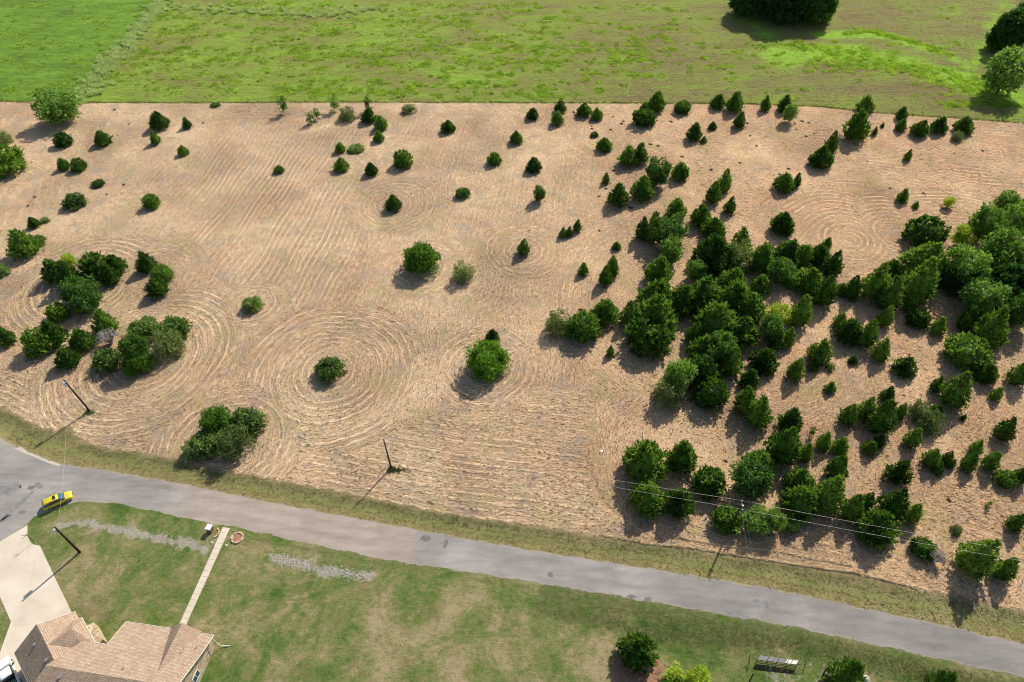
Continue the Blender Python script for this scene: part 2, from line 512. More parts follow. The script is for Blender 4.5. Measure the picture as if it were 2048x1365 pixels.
(1555,810,1610,870,'c',"thin-topped cedar at the top of the lower grove's tall column"),
(1532,848,1609,936,'c',"very large cedar forming the middle of the lower grove's tall column"),
(1594,877,1630,934,'c',"narrow cedar on the right side of the very large one"),
(1572,713,1615,765,'c',"solitary oval cedar on the pink straw between the groups"),
(1697,712,1714,729,'c',"tiny cedar on the shadow edge below the island"),
(1648,762,1674,788,'c',"tiny dome cedar alone on pink straw above the long grove"),
(1787,713,1834,755,'c',"slanting oval cedar alone right of centre in the lower right"),
(1858,750,1892,788,'c',"left lobe beside a large cedar at the right, lower half"),
(1874,740,1954,820,'c',"large right-hand cedar with a jagged lower front"),
(1946,722,2002,770,'c',"cedar attached to the right foot of the very wide dome"),
(2013,713,2072,779,'c',"cedar cut by the right frame edge level with the island"),
(1978,773,2010,803,'c',"small flat dome cedar near the right edge"),
(1760,771,1793,806,'c',"pointed tip cedar at the back of the long grove"),
(1676,806,1720,853,'c',"leftmost round cedar of the long grove"),
(1712,789,1757,845,'c',"cedar second from left at the back of the long grove"),
(1730,796,1802,872,'c',"largest central cedar of the long grove"),
(1786,796,1819,850,'c',"rightmost upright cedar of the long grove"),
(1815,797,1862,846,'p',"wispy pale upper tree beside the long grove"),
(1836,820,1892,872,'p',"wispy pale lower tree with grey twigs beside the long grove"),
(1858,806,1889,833,'c',"low round cedar above the wispy pale tree"),
(1805,850,1849,903,'c',"dark cedar below the wispy pale trees"),
(1921,826,1935,844,'c',"tiny cedar alone right of the wispy pale trees"),
(1984,831,2041,886,'c',"cedar with a stray twig on top, alone near the right edge"),
(1723,878,1758,912,'c',"low left cedar of a small pair under the long grove"),
(1745,864,1775,900,'c',"higher right cedar of a small pair under the long grove"),
(1619,850,1633,872,'t',"skinny grey-green sapling above the two fused cedars"),
(1630,859,1667,908,'c',"left one of two fused cedars in the lower grove's open middle"),
(1661,870,1702,912,'c',"right one of two fused cedars in the lower grove's open middle"),
(1648,906,1703,967,'c',"thin-crowned cedar below the two fused cedars"),
(1769,915,1829,973,'c',"round bright-edged cedar right of the bare strip"),
(1841,895,1886,938,'c',"left cedar of the cluster with the leaning spire"),
(1876,890,1912,946,'c',"leaning dark spire cedar"),
(1862,921,1891,952,'c',"bright small front cedar beneath the leaning spire"),
(1894,913,1915,942,'c',"small right cedar beside the leaning spire"),
(1936,878,1972,912,'c',"back cedar of a cluster of three near the right edge"),
(1918,893,1962,955,'c',"front left cedar of a cluster of three near the right edge"),
(1960,899,2009,946,'c',"front right cedar of a cluster of three near the right edge"),
(1988,940,2036,978,'c',"low spreading cedar left of the one cut by the right edge"),
(2020,922,2066,980,'c',"leafy cedar cut by the right edge above the lone fence-side shrub"),
(1571,931,1626,974,'C',"cedar behind the front row of the lower grove"),
(1563,963,1647,1042,'c',"big dome cedar in the lower grove right of the wire pole"),
(1622,945,1698,1032,'c',"big olive cedar behind and right of the big dome one"),
(1678,985,1734,1045,'c',"blue-green cedar in the lower grove's right half"),
(1716,980,1754,1024,'c',"narrow cedar between the blue-green and the tall right one"),
(1752,967,1826,1052,'c',"tall wide cedar at the right end of the lower grove"),
(1804,990,1850,1064,'c',"outermost right cedar of the lower grove"),
(1721,1010,1795,1066,'C',"cedar behind the frontmost one at the grove's right front"),
(1714,1035,1786,1097,'c',"frontmost cedar of the grove's right side with a pointed shadow"),
(1423,1015,1489,1065,'c',"leafy low cedar with the wire pole behind it"),
(1483,1010,1545,1067,'b',"low leafy tree right of the wire pole"),
(1528,1010,1573,1066,'b',"second low leafy tree right of the wire pole"),
(1566,1035,1601,1067,'b',"small round leafy tree, rightmost of the low row by the wire pole"),
(1818,1080,1872,1116,'c',"low cedar joined to the grey dry bush near the road"),
(1848,1086,1896,1148,'y',"grey dry leafless bush beside a low cedar near the road"),
(1908,1067,2012,1162,'c',"huge cedar nearest the road at the lower right corner, left half"),
(1980,1093,2044,1183,'c',"huge cedar nearest the road at the lower right corner, right half"),
(2010,1022,2060,1068,'c',"cedar cut by the right frame edge above the huge corner pair"),
(1974,993,1988,1020,'t',"tiny leaning twiggy sapling on straw near the right edge"),
(1900,1045,1926,1075,'p',"tiny faded bush up-left of the huge corner pair"),
(1654,1308,1738,1395,'c',"large cedar on the near lawn cut by the bottom edge"),
(1843,1333,1924,1410,'c',"cedar top at the bottom edge, rightmost on the near lawn"),
(1237,1256,1318,1345,'c',"long-needled tree in a mulch bed on the near lawn"),
(1318,1350,1386,1420,'c',"dark low crown at the bottom edge under the yellow-green shrub"),
(1322,1332,1372,1375,'l',"left yellow-green shrub at the bottom edge"),
(1365,1326,1430,1400,'l',"right yellow-green shrub at the bottom edge"),
# left side groups
(7,456,80,520,'c',"big cedar of the two-tone clump near the left edge"),
(60,456,93,508,'s',"light green right side shrub of the two-tone clump"),
(78,515,138,570,'c',"leftmost cedar of the left thicket's top row"),
(118,506,152,532,'l',"yellow-green crown at the back of the left thicket's top row"),
(104,520,167,584,'c',"second cedar of the left thicket's top row"),
(156,505,221,560,'c',"third cedar of the left thicket's top row"),
(205,504,253,552,'c',"rightmost cedar at the back of the left thicket"),
(194,524,243,573,'c',"olive-tipped front cedar on the right of the left thicket"),
(116,551,192,605,'b',"bright leafy tree in the middle of the left thicket"),
(142,580,205,626,'b',"lower leafy tree at the foot of the left thicket"),
(268,500,314,548,'c',"uppermost cedar of the trio right of the left thicket"),
(301,530,346,569,'c',"middle cedar of the trio right of the left thicket"),
(291,553,337,598,'c',"lowest cedar of the trio right of the left thicket"),
(90,607,139,645,'c',"flat ragged cedar just below the left thicket"),
(177,616,235,673,'c',"grey-green round cedar beside the long shrub thicket"),
(73,636,136,696,'c',"back cedar of the fused pair in the left lower group"),
(43,655,114,713,'c',"front cedar of the fused pair in the left lower group"),
(134,655,192,705,'c',"round bright cedar above the lowest one in the left group"),
(106,692,162,741,'c',"lowest round cedar in the left group with a spiky shadow"),
(-14,650,33,694,'c',"small cedar cut by the left frame edge"),
(-16,524,20,561,'s',"leafy shrub cut by the left frame edge"),
(255,632,322,688,'s',"back left shrub of the long shrub thicket"),
(316,628,384,694,'s',"back right shrub of the long shrub thicket"),
(298,660,366,722,'p',"right front shrub of the long shrub thicket"),
(238,665,300,728,'b',"tall shrub in the middle of the long shrub thicket"),
(183,692,246,752,'s',"left front shrub of the long shrub thicket"),
(240,694,312,752,'g',"bright front shrub of the long shrub thicket"),
(190,655,245,700,'y',"dry bare bush between the round cedar and the shrub thicket"),
(484,590,525,628,'s',"low round shrub with dead stems inside mowing rings, left of centre"),
(630,714,690,765,'s',"round shrub at the centre of the widest mowing rings"),
(380,850,450,925,'s',"lower left shrub of the four-sided thicket by the road"),
(400,812,475,880,'g',"bright upper shrub of the four-sided thicket by the road"),
(435,850,510,922,'p',"lower right shrub of the four-sided thicket by the road"),
(455,815,528,880,'s',"upper right shrub of the four-sided thicket by the road"),
(476,800,520,866,'y',"dead bare tree standing in the four-sided thicket by the road"),
(362,880,410,922,'p',"low grassy shrub at the left tip of the four-sided thicket"),
(804,487,878,554,'g',"large bright round bush alone in the middle of the field"),
(907,520,949,568,'p',"wispy pale bush right of the bright round one"),
(970,655,999,690,'c',"small dark cedar touching the back of the round roadside bush"),
(933,681,1015,760,'g',"large round leafy bush with a small cedar behind it"),
(1700,590,1716,606,'s',"tiny shrub in the shade of the right arm"),
# beyond the field
(1465,-58,1560,42,'d',"left dark tree of the clump at the top edge"),
(1525,-70,1620,62,'d',"middle dark tree of the clump at the top edge"),
(1590,-64,1677,66,'d',"right dark tree of the clump at the top edge"),
(1972,18,2062,112,'d',"upper dark tree in the top right corner beyond the fence"),
(1966,95,2075,182,'b',"lower lighter tree in the top right corner beyond the fence"),
(2030,0,2090,40,'b',"small crown at the very top right corner"),
]
rng = np.random.default_rng(11)

def prof_cedar(t):      # relative radius against relative height: widest low down, pointed top
    t = np.asarray(t, float)
    return np.where(t < 0.25, 0.62 + 0.38 * np.sin(np.clip(t / 0.25, 0, 1) * np.pi / 2),
                    np.clip((1 - t) / 0.75, 0, 1) ** 0.72)
def prof_dome(t):
    t = np.asarray(t, float)
    return np.where(t < 0.3, 0.75 + 0.25 * np.sin(np.clip(t / 0.3, 0, 1) * np.pi / 2),
                    np.sqrt(np.clip(1 - ((t - 0.3) / 0.7) ** 2, 0, 1)) ** 0.9)
def prof_leafy(t):
    t = np.asarray(t, float)
    u = np.clip((t - 0.12) / 0.88, 0, 1)
    return np.sqrt(np.clip(1 - (2 * u - 1) ** 2, 0, 1)) ** 0.8 * np.where(t < 0.12, 0, 1)

def unit(v):
    return v / np.maximum(np.linalg.norm(v, axis=-1, keepdims=True), 1e-9)

def blades(P, D, L, W, bend=0.0):
    """diamond shaped sprays or leaves"""
    n = len(P)
    L = np.broadcast_to(L, (n,))[:, None]; W = np.broadcast_to(W, (n,))[:, None]
    S = unit(np.cross(D, rng.normal(size=(n, 3))))
    V = np.stack([P, P + D * L * 0.45 + S * W, P + D * L + np.array([0, 0, bend]) * L, P + D * L * 0.45 - S * W], 1).reshape(-1, 3)
    F = np.arange(4 * n).reshape(-1, 4)
    return V, F

def lumps(k):
    """smooth random bumps over (angle, height)"""
    A = rng.uniform(0, 2 * np.pi, k); T = rng.uniform(0.05, 0.95, k); S = rng.uniform(-1, 0.9, k)
    def f(phi, t):
        r = 0
        for a, b, s in zip(A, T, S):
            d = 1 - np.cos(phi - a)
            r = r + s * np.exp(-(d * 5 + ((t - b) / 0.16) ** 2))
        return r
    return f

def core(prof, Rr, H, lf, k, nu=14, nv=9, z0=0.06):
    ts = np.linspace(0.02, 0.97, nv)
    V = []
    for t in ts:
        ph = np.arange(nu) * 2 * np.pi / nu
        r = prof(t * 0.93 + 0.03) * Rr * k * (1 + 0.16 * lf(ph, t))
        V.append(np.stack([r * np.cos(ph), r * np.sin(ph), np.full(nu, H * (z0 + (0.86 - z0) * t * k ** 0.3))], 1))
    V = np.concatenate(V)
    F = [(i * nu + j, i * nu + (j + 1) % nu, (i + 1) * nu + (j + 1) % nu, (i + 1) * nu + j) for i in range(nv - 1) for j in range(nu)]
    V = np.concatenate([V, [[0, 0, V[-1][2] + 0.01 * H]]])
    T = [((nv - 1) * nu + j, (nv - 1) * nu + (j + 1) % nu, len(V) - 1) for j in range(nu)]
    return V, np.array(F), np.array(T)

def make_cedar(H, Rr=1.8, n=2600, prof=prof_cedar, leaders=2):
    """crown of upswept plumes; each plume is a handful of sprays sharing one direction"""
    lf = lumps(16)
    per = 9; npl = n // per
    t = rng.uniform(0, 1, npl * 3)
    t = t[rng.uniform(0, 1, npl * 3) < (prof(t) * 0.9 + 0.15)][:npl]; m = len(t)
    ph = rng.uniform(0, 2 * np.pi, m)
    rho = rng.uniform(0.74, 1.03, m)
    kt = int(m * (0.16 if prof is prof_dome else 0.05))
    t[:kt] = rng.uniform(0.88, 1.0, kt)
    rho[:kt] = 0
    r = prof(t) * Rr * rho * (1 + 0.17 * lf(ph, t))
    r[:kt] = np.sqrt(rng.uniform(0, 1, kt)) * Rr * float(prof(0.86))
    t[:kt] = 1.0 - 0.14 * (r[:kt] / (Rr * float(prof(0.86)))) ** 2
    C = np.stack([r * np.cos(ph), r * np.sin(ph), H * (0.02 + 0.88 * t)], 1)
    for q in range(leaders):            # side tops
        a_ = rng.uniform(0, 6.28); k = rng.uniform(0.25, 0.5) * Rr
        w = np.exp(-((C[:, 0] - k * math.cos(a_)) ** 2 + (C[:, 1] - k * math.sin(a_)) ** 2) / (0.12 * Rr * Rr))
        C[:, 2] += w * 0.07 * H * (t > 0.35)
    out = np.stack([np.cos(ph), np.sin(ph), np.zeros(m)], 1)
    Dm = unit(out * (1.0 - 0.5 * t)[:, None] + (0.75 + 0.9 * t)[:, None] * np.array([0, 0, 1.0]) + rng.normal(size=(m, 3)) * 0.25)
    Lm = rng.uniform(0.45, 1.05, m) * (1 + 0.3 * (rng.uniform(0, 1, m) > 0.88)) * (1 - 0.25 * t)
    P = np.repeat(C, per, 0); D = np.repeat(Dm, per, 0); L = np.repeat(Lm, per)
    f = rng.uniform(0, 0.75, (m * per, 1))
    P = P + D * f * L[:, None] * 0.7 - D * 0.25 + rng.normal(size=P.shape) * 0.035
    D = unit(D + rng.normal(size=D.shape) * 0.42)
    V, F = blades(P, D, L * rng.uniform(0.35, 0.6, m * per), rng.uniform(0.05, 0.12, m * per))
    cv, cf, ct = core(prof, Rr, H, lf, 0.68)
    b = len(V)
    V = np.concatenate([V, cv])
    return mesh_np("crown", V, np.concatenate([F, cf + b]), ct + b)

def make_leafy(H, Rr=2.0, nc=46, per=62, prof=prof_leafy, leaf=0.19, ck=0.48, clump=0.27):
    lf = lumps(12)
    t = rng.uniform(0.1, 1, nc * 4)
    t = t[rng.uniform(0, 1, nc * 4) < prof(t)][:nc]
    nc = len(t)
    ph = rng.uniform(0, 2 * np.pi, nc)
    r = prof(t) * Rr * rng.uniform(0.55, 0.95, nc) * (1 + 0.2 * lf(ph, t))
    C = np.stack([r * np.cos(ph), r * np.sin(ph), H * t * 0.93], 1)
    cr = Rr * clump * rng.uniform(0.6, 1.25, nc)
    P = np.repeat(C, per, 0); q = rng.normal(size=(nc * per, 3)); q = unit(q) * (rng.uniform(0.25, 1, (nc * per, 1)) ** 0.5)
    q[:, 2] *= 0.8
    P = P + q * np.repeat(cr, per)[:, None]
    P[:, 2] = np.maximum(P[:, 2], 0.1)
    D = unit(q + rng.normal(size=P.shape) * 0.7 + np.array([0, 0, 0.15]))
    V, F = blades(P, D, rng.uniform(0.8, 1.7, len(P)) * leaf * 1.4, rng.uniform(0.35, 0.6, len(P)) * leaf)
    cv, cf, ct = core(prof_dome, Rr * 0.9, H * 0.96, lf, ck, z0=0.18 if prof is prof_leafy else 0.05)
    b = len(V)
    return mesh_np("crown", np.concatenate([V, cv]), np.concatenate([F, cf + b]), ct + b)

def make_dry(H, Rr=1.6):
    mb = MB()
    r = random.Random(5)
    for i in range(46):
        a = r.uniform(0, 2 * math.pi); k = r.uniform(0.4, 1.0)
        p0 = Vector((r.uniform(-.2, .2), r.uniform(-.2, .2), 0.05))
        p1 = Vector((math.cos(a) * k * Rr * 0.5, math.sin(a) * k * Rr * 0.5, H * r.uniform(.35, .6)))
        p2 = Vector((math.cos(a) * k * Rr, math.sin(a) * k * Rr, H * (1.05 - 0.5 * k)))
        mb.tube([p0, p1, p2], [0.06, 0.042, 0.018], 4, cap=False)
        for j in range(7):
            s = p1.lerp(p2, r.uniform(0, 1)); e = s + Vector((r.uniform(-.45, .45), r.uniform(-.45, .45), r.uniform(.0, .4)))
            mb.tube([s, e], [0.026, 0.010], 3, cap=False)
    me = bpy.data.meshes.new("branches"); me.from_pydata(mb.v, [], mb.f); me.update()
    return me

def trunk_mesh(H, rad, spread):
    mb = MB(); r = random.Random(int(H * 100))
    mb.tube([(0, 0, -0.15), (0.03, 0.02, H * 0.25), (-0.04, 0.03, H * 0.55), (0.02, -0.02, H * 0.88)], [rad * 1.25, rad, rad * 0.65, rad * 0.2], 8)
    for i in range(7):
        z = H * r.uniform(0.18, 0.7); a = i * 2.4 + r.uniform(-.4, .4); l = spread * r.uniform(.5, .75) * (1 - 0.5 * z / H)
        mb.tube([(0, 0, z), (math.cos(a) * l * .5, math.sin(a) * l * .5, z + l * .25), (math.cos(a) * l, math.sin(a) * l, z + l * .65)], [rad * .45, rad * .3, rad * .1], 5)
    me = bpy.data.meshes.new("trunk"); me.from_pydata(mb.v, [], mb.f); me.update()
    me.materials.append(M['bark'])
    return me

def crown_of(kind_mesh, mat):
    kind_mesh.materials.append(mat)
    return kind_mesh

CR = 1.8
# prototype lists: (mesh, R, H, profile, trunk mesh)
PROTO = {}
def reg(kind, mesh, Rr, H, prof, mat, trunk_r=0.09):
    mesh.materials.append(mat)
    PROTO.setdefault(kind, []).append((mesh, Rr, H, prof, trunk_mesh(H, trunk_r, Rr)))
for H_ in (2.4, 2.8):
    for k_ in range(2): reg('c', make_cedar(H_, CR, 2500, prof_dome), CR, H_, prof_dome, M['cedar'])
for H_ in (3.3, 3.9, 4.4):
    for k_ in range(2): reg('c', make_cedar(H_, CR, 2600, prof_cedar, k_ * 2), CR, H_, prof_cedar, M['cedar'])
reg('c', make_cedar(5.6, CR, 3200, prof_cedar), CR, 5.6, prof_cedar, M['cedar'])
for k_ in range(3): reg('b', make_leafy(4.2, 2.0, 60, 60), 2.0, 4.2, prof_leafy, M['leafy'], 0.11)
for k_ in range(3): reg('s', make_leafy(1.9, 1.7, 48, 46, prof_dome, 0.19, 0.45, 0.25), 1.7, 1.9, prof_dome, M['shrub'], 0.05)
for k_ in range(2): reg('g', make_leafy(2.7, 2.0, 60, 80, prof_dome, 0.15, 0.72), 2.0, 2.7, prof_dome, M['bright'], 0.08)
for k_ in range(2): reg('p', make_leafy(2.3, 1.6, 30, 55, prof_dome, 0.15, 0.35, 0.34), 1.6, 2.3, prof_dome, M['pale'], 0.06)
for k_ in range(2): reg('l', make_leafy(3.2, 1.6, 34, 55, prof_leafy, 0.16, 0.5), 1.6, 3.2, prof_leafy, M['lime'], 0.07)
for k_ in range(2): reg('d', make_leafy(9.5, 4.6, 130, 110, prof_dome, 0.42, 0.6, 0.18), 4.6, 9.5, prof_dome, M['darkleaf'], 0.3)
reg('t', make_leafy(2.6, 0.55, 14, 34, prof_leafy, 0.13, 0.2, 0.55), 0.55, 2.6, prof_leafy, M['leafy'], 0.035)
reg('y', make_dry(2.2, 1.6), 1.6, 2.2, prof_dome, M['twig'], 0.05)

ASPECT = {'c': (1.25, 3.4), 'C': (2.0, 2.0), 'b': (1.7, 3.0), 's': (0.5, 1.15), 'g': (1.1, 1.6), 'p': (0.6, 2.0), 'l': (1.2, 2.4), 'd': (1.6, 2.4), 't': (2.5, 6.0), 'y': (1.0, 1.8)}
TT = np.linspace(0.0, 1.0, 15); PH = np.linspace(0, 2 * np.pi, 24, endpoint=False)

def fit(x0, y0, x1, y1, k):
    """ground position, radius and height of a plant whose picture fills the box"""
    prof = PROTO['c' if k == 'C' else k][0][3]
    lo, hi = ASPECT[k]
    pr = prof(TT)
    grow = 1.0
    if 1270 < x0 and x1 < 1900 and 425 < y0 and y1 < 765: grow = 1.10
    if x0 > 1870 and 380 < y0 < 620: grow = 1.16
    q = at((x0 + x1) / 2, y1)
    X, Y, r = q.x, q.y + 1.0, 1.5
    h = 2 * r
    for it in range(40):
        rr = (pr * r)[:, None]
        x_ = X + rr * np.cos(PH)[None]; y_ = Y + rr * np.sin(PH)[None]; z_ = np.broadcast_to((TT * h)[:, None], x_.shape)
        m = pr > 0.01 if k != 'c' else pr > -1
        u, v = proj(x_[m], y_[m], z_[m])
        s = FPX / (Y * CP + (CAM_H - h / 2) * SP)
        bw = u.max() - u.min(); e = 1.02 if k == 'c' else (0.84 if k == 'C' else 1.04)
        X += ((x0 + x1) / 2 - (u.max() + u.min()) / 2) / s * 0.8
        r *= ((x1 - x0) / (bw * e)) ** 0.7
        if k == 'C':
            h = 2.0 * r
        else:
            dh = (v.min() - y0) / s * 0.9
            h = min(max(h + dh, lo * r), hi * r)
        if k == 'C' or (h in (lo * r, hi * r)):
            dt = (v.min() - y0) / s / (SP * 1.0)       # clamped: keep the top where it is
            db = (v.max() - y1) / s / SP
            Y += (dt if k == 'C' else (dt * 0.5 + db * 0.5)) * 0.7
        else:
            Y += (v.max() - y1) / s / SP * 0.7
    return X, Y, r * grow, h * (1 + (grow - 1) * 0.5)

NAMES = {'c': 'cedar_tree', 'C': 'cedar_tree', 'b': 'leafy_tree', 's': 'shrub', 'g': 'round_bush', 'p': 'pale_bush', 'l': 'yellow_green_bush', 'd': 'broadleaf_tree', 't': 'sapling', 'y': 'dry_bush'}
CATS = {'c': 'cedar', 'C': 'cedar', 'b': 'tree', 's': 'shrub', 'g': 'bush', 'p': 'bush', 'l': 'bush', 'd': 'tree', 't': 'sapling', 'y': 'dry bush'}
GRP = {'c': 'cedars in the mown field', 'b': 'leafy trees among the cedars', 's': 'shrubs in the mown field', 'g': 'round bright bushes', 'p': 'pale bushes', 'l': 'yellow-green bushes', 'd': 'dark trees beyond the field', 't': 'thin saplings', 'y': 'dry bushes'}
PLACED = []
rt = random.Random(3)
for (x0, y0, x1, y1, k, lab) in TREES:
    X, Y, r, h = fit(x0, y0, x1, y1, k)
    kk = 'c' if k == 'C' else k
    a = h / r
    cand = sorted(PROTO[kk], key=lambda p: abs(math.log((p[2] / p[1]) / a)) + rt.uniform(0, 0.12))
    me, pR, pH, prof, tm = cand[0]
    o = empty(NAMES[k], (X, Y, 0), rt.uniform(0, 6.28))
    tag(o, lab, CATS[k], GRP[kk])
    s = (r / pR, r / pR, h / pH)
    c = link("crown" if k != 'y' else "branches", me, None, o); c.scale = s
    t = link("trunk", tm, None, o); t.scale = s
    PLACED.append((X, Y, r, h, k, lab))
# ---------------------------------------------------------------- ground
def poly_sheet(name, px, z, mat, kind="structure", jit=0.0, step=0.0, world_pts=None, seed=1):
    pts = [at(*p) for p in px] if world_pts is None else world_pts
    out = []; r = random.Random(seed)
    for i, p in enumerate(pts):
        q = pts[(i + 1) % len(pts)]
        n = max(1, int((q - p).length / step)) if step else 1
        d = (q - p); nn = Vector((-d.y, d.x, 0)).normalized()
        for j in range(n):
            v = p.lerp(q, j / n)
            if jit: v = v + nn * r.uniform(-jit, jit)
            out.append((v.x, v.y, z))
    bm = bmesh.new()
    f = bm.faces.new([bm.verts.new(v) for v in out])
    if f.normal.z < 0: f.normal_flip()
    bmesh.ops.triangulate(bm, faces=[f])
    for f in bm.faces:
        if f.normal.z < 0: f.normal_flip()
    me = bpy.data.meshes.new(name); bm.to_mesh(me); bm.free()
    o = link(name, me, mat)
    return tag(o, kind=kind)

def line_of(px):
    w = [at(*p) for p in px]
    X = np.array([p.x for p in w]); Y = np.array([p.y for p in w])
    return lambda x: np.interp(x, X, Y)

TOP = [(-700,202),(0,203),(60,205),(100,200),(135,197),(160,212),(175,206),(420,206),(700,205),(1000,206),(1300,207),(1480,208),(1590,212),(1640,214),(1750,226),(1850,233),(1960,240),(2048,247),(2700,300)]
BOT = [(-700,640),(-200,760),(0,810),(27,825),(74,852),(112,862),(128,850),(140,852),(161,879),(202,893),(273,904),(350,918),(410,938),(492,948),(560,962),(664,980),(801,1008),(910,1030),(1060,1049),(1249,1080),(1285,1086),(1395,1097),(1493,1113),(1590,1128),(1700,1144),(1830,1174),(1934,1197),(2048,1221),(2700,1340)]
RN = [(-700,690),(-200,815),(0,874),(35,896),(120,929),(153,933),(219,942),(273,952),(383,972),(500,997),(773,1049),(1060,1100.6),(1300,1138),(1548,1179),(1815,1236),(2048,1288),(2700,1430)]
RS = [(-700,1400),(-120,1140),(0,1083),(55,1049),(60,1037),(82,1030),(131,1009),(170,1004),(219,1005),(328,1027),(410,1045),(465,1054),(560,1075),(773,1120),(1060,1163),(1300,1204),(1548,1246),(2048,1354.6),(2700,1500)]
fT, fB, fRN, fRS = line_of(TOP), line_of(BOT), line_of(RN), line_of(RS)

# base ground, and the far meadow laid on it as a fine sheet that knows where it is lush
M['plainground'] = plain("rough_grassland", (0.17, 0.19, 0.06), 0.95, var=0.3, scale=0.05, spec=0.1)
S_ = 2500
tag(link("ground", mesh_np("ground", [(-S_, -S_, 0), (S_, -S_, 0), (S_, S_, 0), (-S_, S_, 0)], [(0, 1, 2, 3)]), M['plainground']), kind="structure")
gx = np.arange(-330, 331, 1.5); gy = np.arange(130, 420, 1.5)
MX = np.repeat(gx, len(gy)); MY = np.tile(gy, len(gx))
def dist_poly(px, X, Y):
    w = [at(*p) for p in px]; d = np.full(len(X), 1e9)
    for a_, b_ in zip(w[:-1], w[1:]):
        vx, vy = b_.x - a_.x, b_.y - a_.y; L2 = vx * vx + vy * vy
        t = np.clip(((X - a_.x) * vx + (Y - a_.y) * vy) / L2, 0, 1)
        d = np.minimum(d, np.hypot(X - a_.x - t * vx, Y - a_.y - t * vy))
    return d
hedge = [(110,262),(158,198),(190,150),(250,90),(300,30),(360,-60),(420,-140)]
hw = [at(*p) for p in hedge]
hx = np.interp(MY, [p.y for p in hw], [p.x for p in hw])
past = np.clip((hx - 1.0 - MX) / 3.0 + 0.5, 0, 1)
lush = 1.15 - dist_poly([(1575,112),(1650,105),(1720,112),(1800,122),(1880,140),(1950,170),(2040,200),(2200,225)], MX, MY) / 13.0
lush = np.maximum(lush, 1.0 - dist_poly([(1650,72),(1740,66),(1810,82),(1880,105),(1930,130)], MX, MY) / 7.0)
lush = np.maximum(lush, 0.75 - dist_poly([(1480,20),(1500,45),(1540,75)], MX, MY) / 9.0)
lush = np.maximum(lush, 0.7 - dist_poly([(1940,150),(1960,100),(1990,40),(2010,0)], MX, MY) / 9.0)
lush = np.clip(lush, 0, 1)
I = np.arange(len(MX)).reshape(len(gx), len(gy))
F = np.stack([I[:-1, :-1], I[1:, :-1], I[1:, 1:], I[:-1, 1:]], -1).reshape(-1, 4)
mm = mesh_np("meadow", np.stack([MX, MY, np.full(len(MX), 0.004)], 1), F)
for nm, arr in (("lush", lush), ("pasture", past)):
    a_ = mm.attributes.new(nm, 'FLOAT', 'POINT'); a_.data.foreach_set("value", arr.astype(np.float32))
m, nt, b = new_mat("meadow_grass")
co = objco(nt)
n1 = noise(nt, mapping(nt, co, (0.16, 1.5, 1)), 0.8, 7, 0.75)
n2 = noise(nt, co, 0.03, 4, 0.6)
n3 = noise(nt, mapping(nt, co, (0.6, 1.2, 1)), 1.3, 7, 0.85)
n5 = noise(nt, mapping(nt, co, (0.35, 1, 1)), 0.14, 6, 0.75, 0.6)
lu = N(nt, "ShaderNodeAttribute", attribute_name="lush").outputs["Fac"]
pa = N(nt, "ShaderNodeAttribute", attribute_name="pasture").outputs["Fac"]
f = mth(nt, 'ADD', mth(nt, 'MULTIPLY', n1, 0.55), mth(nt, 'ADD', mth(nt, 'MULTIPLY', n2, 0.30), mth(nt, 'MULTIPLY', n5, 0.45)))
f = mth(nt, 'ADD', f, mth(nt, 'MULTIPLY', n3, 0.60))
sx = nt.nodes.new("ShaderNodeSeparateXYZ"); nt.links.new(co, sx.inputs[0])
right = smooth(nt, sx.outputs[0], -60, 90)
f = mth(nt, 'SUBTRACT', mth(nt, 'ADD', f, 0.055), mth(nt, 'MULTIPLY', right, 0.07))
f = mth(nt, 'SUBTRACT', f, 0.225)
f = mth(nt, 'ADD', f, mth(nt, 'MULTIPLY', smooth(nt, mth(nt, 'ADD', lu, mth(nt, 'MULTIPLY', mth(nt, 'SUBTRACT', n5, 0.5), 2.2)), 0.15, 1.0), 0.22))
c = ramp(nt, f, [(0.56, (0.17, 0.125, 0.07)), (0.66, (0.24, 0.19, 0.085)), (0.73, (0.24, 0.25, 0.065)), (0.82, (0.24, 0.34, 0.05)), (0.95, (0.28, 0.48, 0.045))])
f2 = mth(nt, 'ADD', mth(nt, 'MULTIPLY', n1, 0.35), mth(nt, 'ADD', mth(nt, 'MULTIPLY', n5, 0.5), mth(nt, 'MULTIPLY', n3, 0.45)))
c2_ = ramp(nt, f2, [(0.50, (0.08, 0.15, 0.035)), (0.60, (0.12, 0.22, 0.03)), (0.69, (0.18, 0.33, 0.035)), (0.82, (0.28, 0.38, 0.09))])
pm = smooth(nt, mth(nt, 'ADD', pa, mth(nt, 'MULTIPLY', mth(nt, 'SUBTRACT', n3, 0.5), 0.6)), 0.35, 0.65)
c = mix(nt, pm, c, c2_)
nt.links.new(c, b.inputs["Base Color"]); b.inputs["Roughness"].default_value = 0.9
b.inputs["Specular IOR Level"].default_value = 0.1
bump(nt, b, mth(nt, 'ADD', n1, n3), 1.0, 0.5)
tag(link("meadow", mm, m), kind="structure")

def green_mat(name, stops, sc=1.0, stretch=(0.5, 1.5, 1), big=0.06):
    m, nt, b = new_mat(name)
    co = objco(nt)
    n1 = noise(nt, mapping(nt, co, stretch), 1.1 * sc, 6, 0.7)
    n2 = noise(nt, co, big, 5, 0.65, 0.5)
    n3 = noise(nt, co, 3.5 * sc, 4, 0.8)
    f = mth(nt, 'ADD', mth(nt, 'MULTIPLY', n1, 0.35), mth(nt, 'ADD', mth(nt, 'MULTIPLY', n2, 0.45), mth(nt, 'MULTIPLY', n3, 0.35)))
    nt.links.new(ramp(nt, f, stops), b.inputs["Base Color"])
    b.inputs["Roughness"].default_value = 0.9; b.inputs["Specular IOR Level"].default_value = 0.1
    bump(nt, b, mth(nt, 'ADD', n1, n3), 0.6, 0.18)
    return m

